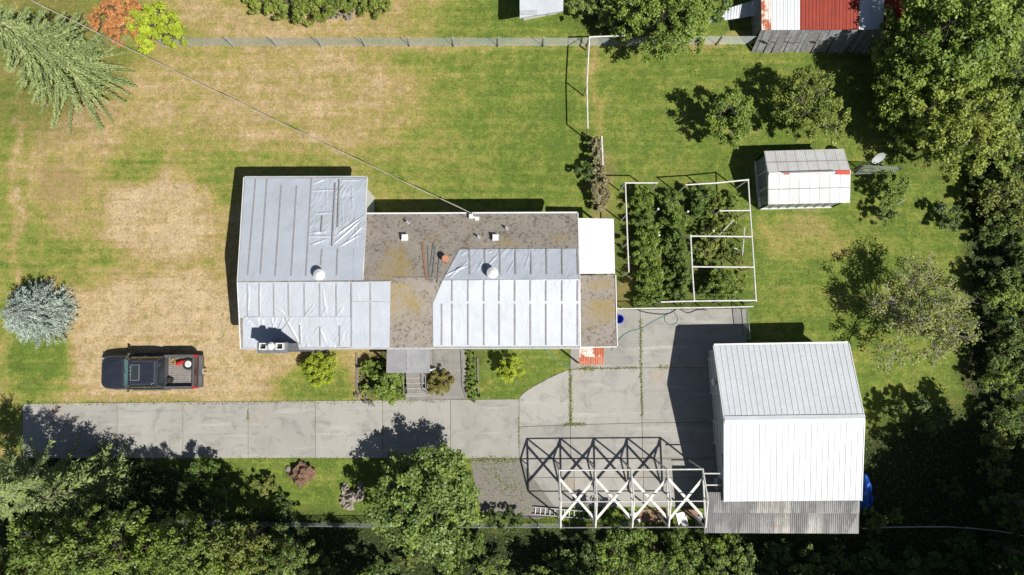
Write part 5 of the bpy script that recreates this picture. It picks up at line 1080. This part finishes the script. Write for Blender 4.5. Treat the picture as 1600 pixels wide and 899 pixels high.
# --- tall trees of the woods, standing beyond the frame and shading its edge
for i in range(9):
    for j in range(1):
        plant(pTall[(i + j) % 2], 'wood_tree', 1830 + 40 * (i % 2) + rs.uniform(-22, 22), -60 + i * 125 + rs.uniform(-28, 28), 0, 'tall tree of the shady wood east and south east of the garage', 'tree', 'tall wood trees', s=rs.uniform(.8, 1.1), ground=True)
for x, y in ((1400, 985), (1480, 950), (1560, 930), (1600, 850), (1620, 1010), (1330, 1040), (1520, 1040), (1440, 1060), (1590, 800), (1655, 830), (1690, 880), (1548, 848), (1520, 905), (1560, 775)):
    plant(pTall[int(x) % 2], 'wood_tree', x, y, 0, 'tall tree of the shady wood east and south east of the garage', 'tree', 'tall wood trees', s=rs.uniform(.85, 1.1), ground=True)
for x, y in ((90, 1000), (260, 1010), (590, 930), (640, 985), (905, 935), (870, 1010), (1330, 935), (1260, 935), (1240, 1010)):
    plant(pTall[1], 'wood_tree', x, y, 0, 'tree of the south wood standing back from the boundary fence', 'tree', 'south wood trees', s=rs.uniform(.6, .75), ground=True)
# --- what nobody could count
def scatter(n, test, box=(-20, 1620, -20, 920)):
    out = []
    while len(out) < n:
        x, y = rng.uniform(box[0], box[1]), rng.uniform(box[2], box[3]); q = P(x, y)
        if test(x, y, q): out.append((q.x, q.y, 0))
    return np.array(out)
def paved(x, y): return (30 < x < 815 and 619 < y < 720) or (800 < x < 1175 and 478 < y < 800) or (365 < x < 970 and 280 < y < 552) or (630 < x < 735 and 540 < y < 628) or (1095 < x < 1350 and 520 < y < 835)
c = scatter(22000, lambda x, y, q: yard(q.x, q.y)[1] > .6 and not paved(x, y)); c[:, 2] = rng.uniform(.02, .35, len(c)) ** 1.3
oc = bpy.data.objects.new('ground_cover', leaf_mesh('ground_cover', c, rng.normal(size=c.shape) * .4 + np.array([0, 0, 1]), rng.uniform(.06, .17, len(c)), rng.uniform(.04, .1, len(c)), rng.uniform(.0, .7, len(c)), 'leaf_dark'))
sc.collection.objects.link(oc); tag(oc, 'low leafy ground cover under the wood', 'ground cover', kind='stuff')
# grass tufts
N = 70000; xs = rng.uniform(-31, 31, N); ys_ = rng.uniform(-13, 22, N); gv, gfc, gd = [], [], []
for x, y in zip(xs, ys_):
    px, py = pix(x, y)
    if paved(px, py) or (740 < px < 870 and 716 < py < 812): continue
    d, w, b_ = yard(x, y)
    if w > .6: continue
    a = rng.uniform(0, 6.28); h_ = rng.uniform(.015, .045); k = len(gv); dx, dy = math.cos(a) * .03, math.sin(a) * .03
    gv += [(x - dx, y - dy, 0), (x + dx, y + dy, 0), (x - dy * 3.6, y + dx * 3.6, h_)]; gfc.append((k, k + 1, k + 2)); gd += [d] * 3
gm = MB(); gm.v, gm.f = gv, gfc; gm.attr = {'dry': gd}
tag(gm.build('grass', 'lawn'), 'short mown grass partly dried to straw around the house', 'grass', kind='stuff')
# weeds in the joints of the concrete
wd = []
for (x0, y0), (x1, y1), n_, wv in (((891, 578), (892, 664), 420, 1.6), ((1001, 500), (1001.5, 575), 260, 1.3), ((1001.5, 575), (1003.5, 650), 260, 1.0), ((811, 650), (811, 700), 80, .8), ((893, 577), (1000, 575), 200, 1.0), ((880, 664), (915, 663), 200, 1.6), ((180, 680), (184, 700), 60, .7), ((388, 640), (388, 656), 40, .7), ((45, 632), (700, 627), 700, 1.5), ((370, 717), (560, 717), 300, 1.6), ((735, 718), (810, 718), 300, 3), ((760, 730), (815, 780), 300, 12), ((910, 576), (930, 575), 120, 2.5), ((1030, 574), (1045, 574), 60, 2)):
    for _ in range(n_):
        t = rng.random(); q = P(x0 + (x1 - x0) * t + rng.normal() * wv, y0 + (y1 - y0) * t + rng.normal() * wv); wd.append((q.x, q.y, rng.uniform(.03, .09)))
wd = np.array(wd)
ow = bpy.data.objects.new('joint_weeds', leaf_mesh('joint_weeds', wd, rng.normal(size=wd.shape) * .5 + np.array([0, 0, .8]), rng.uniform(.05, .13, len(wd)), rng.uniform(.02, .05, len(wd)), rng.uniform(.0, .8, len(wd)), 'leaf_yellow'))
sc.collection.objects.link(ow); tag(ow, 'weeds growing in the joints and edges of the concrete', 'weeds', kind='stuff')
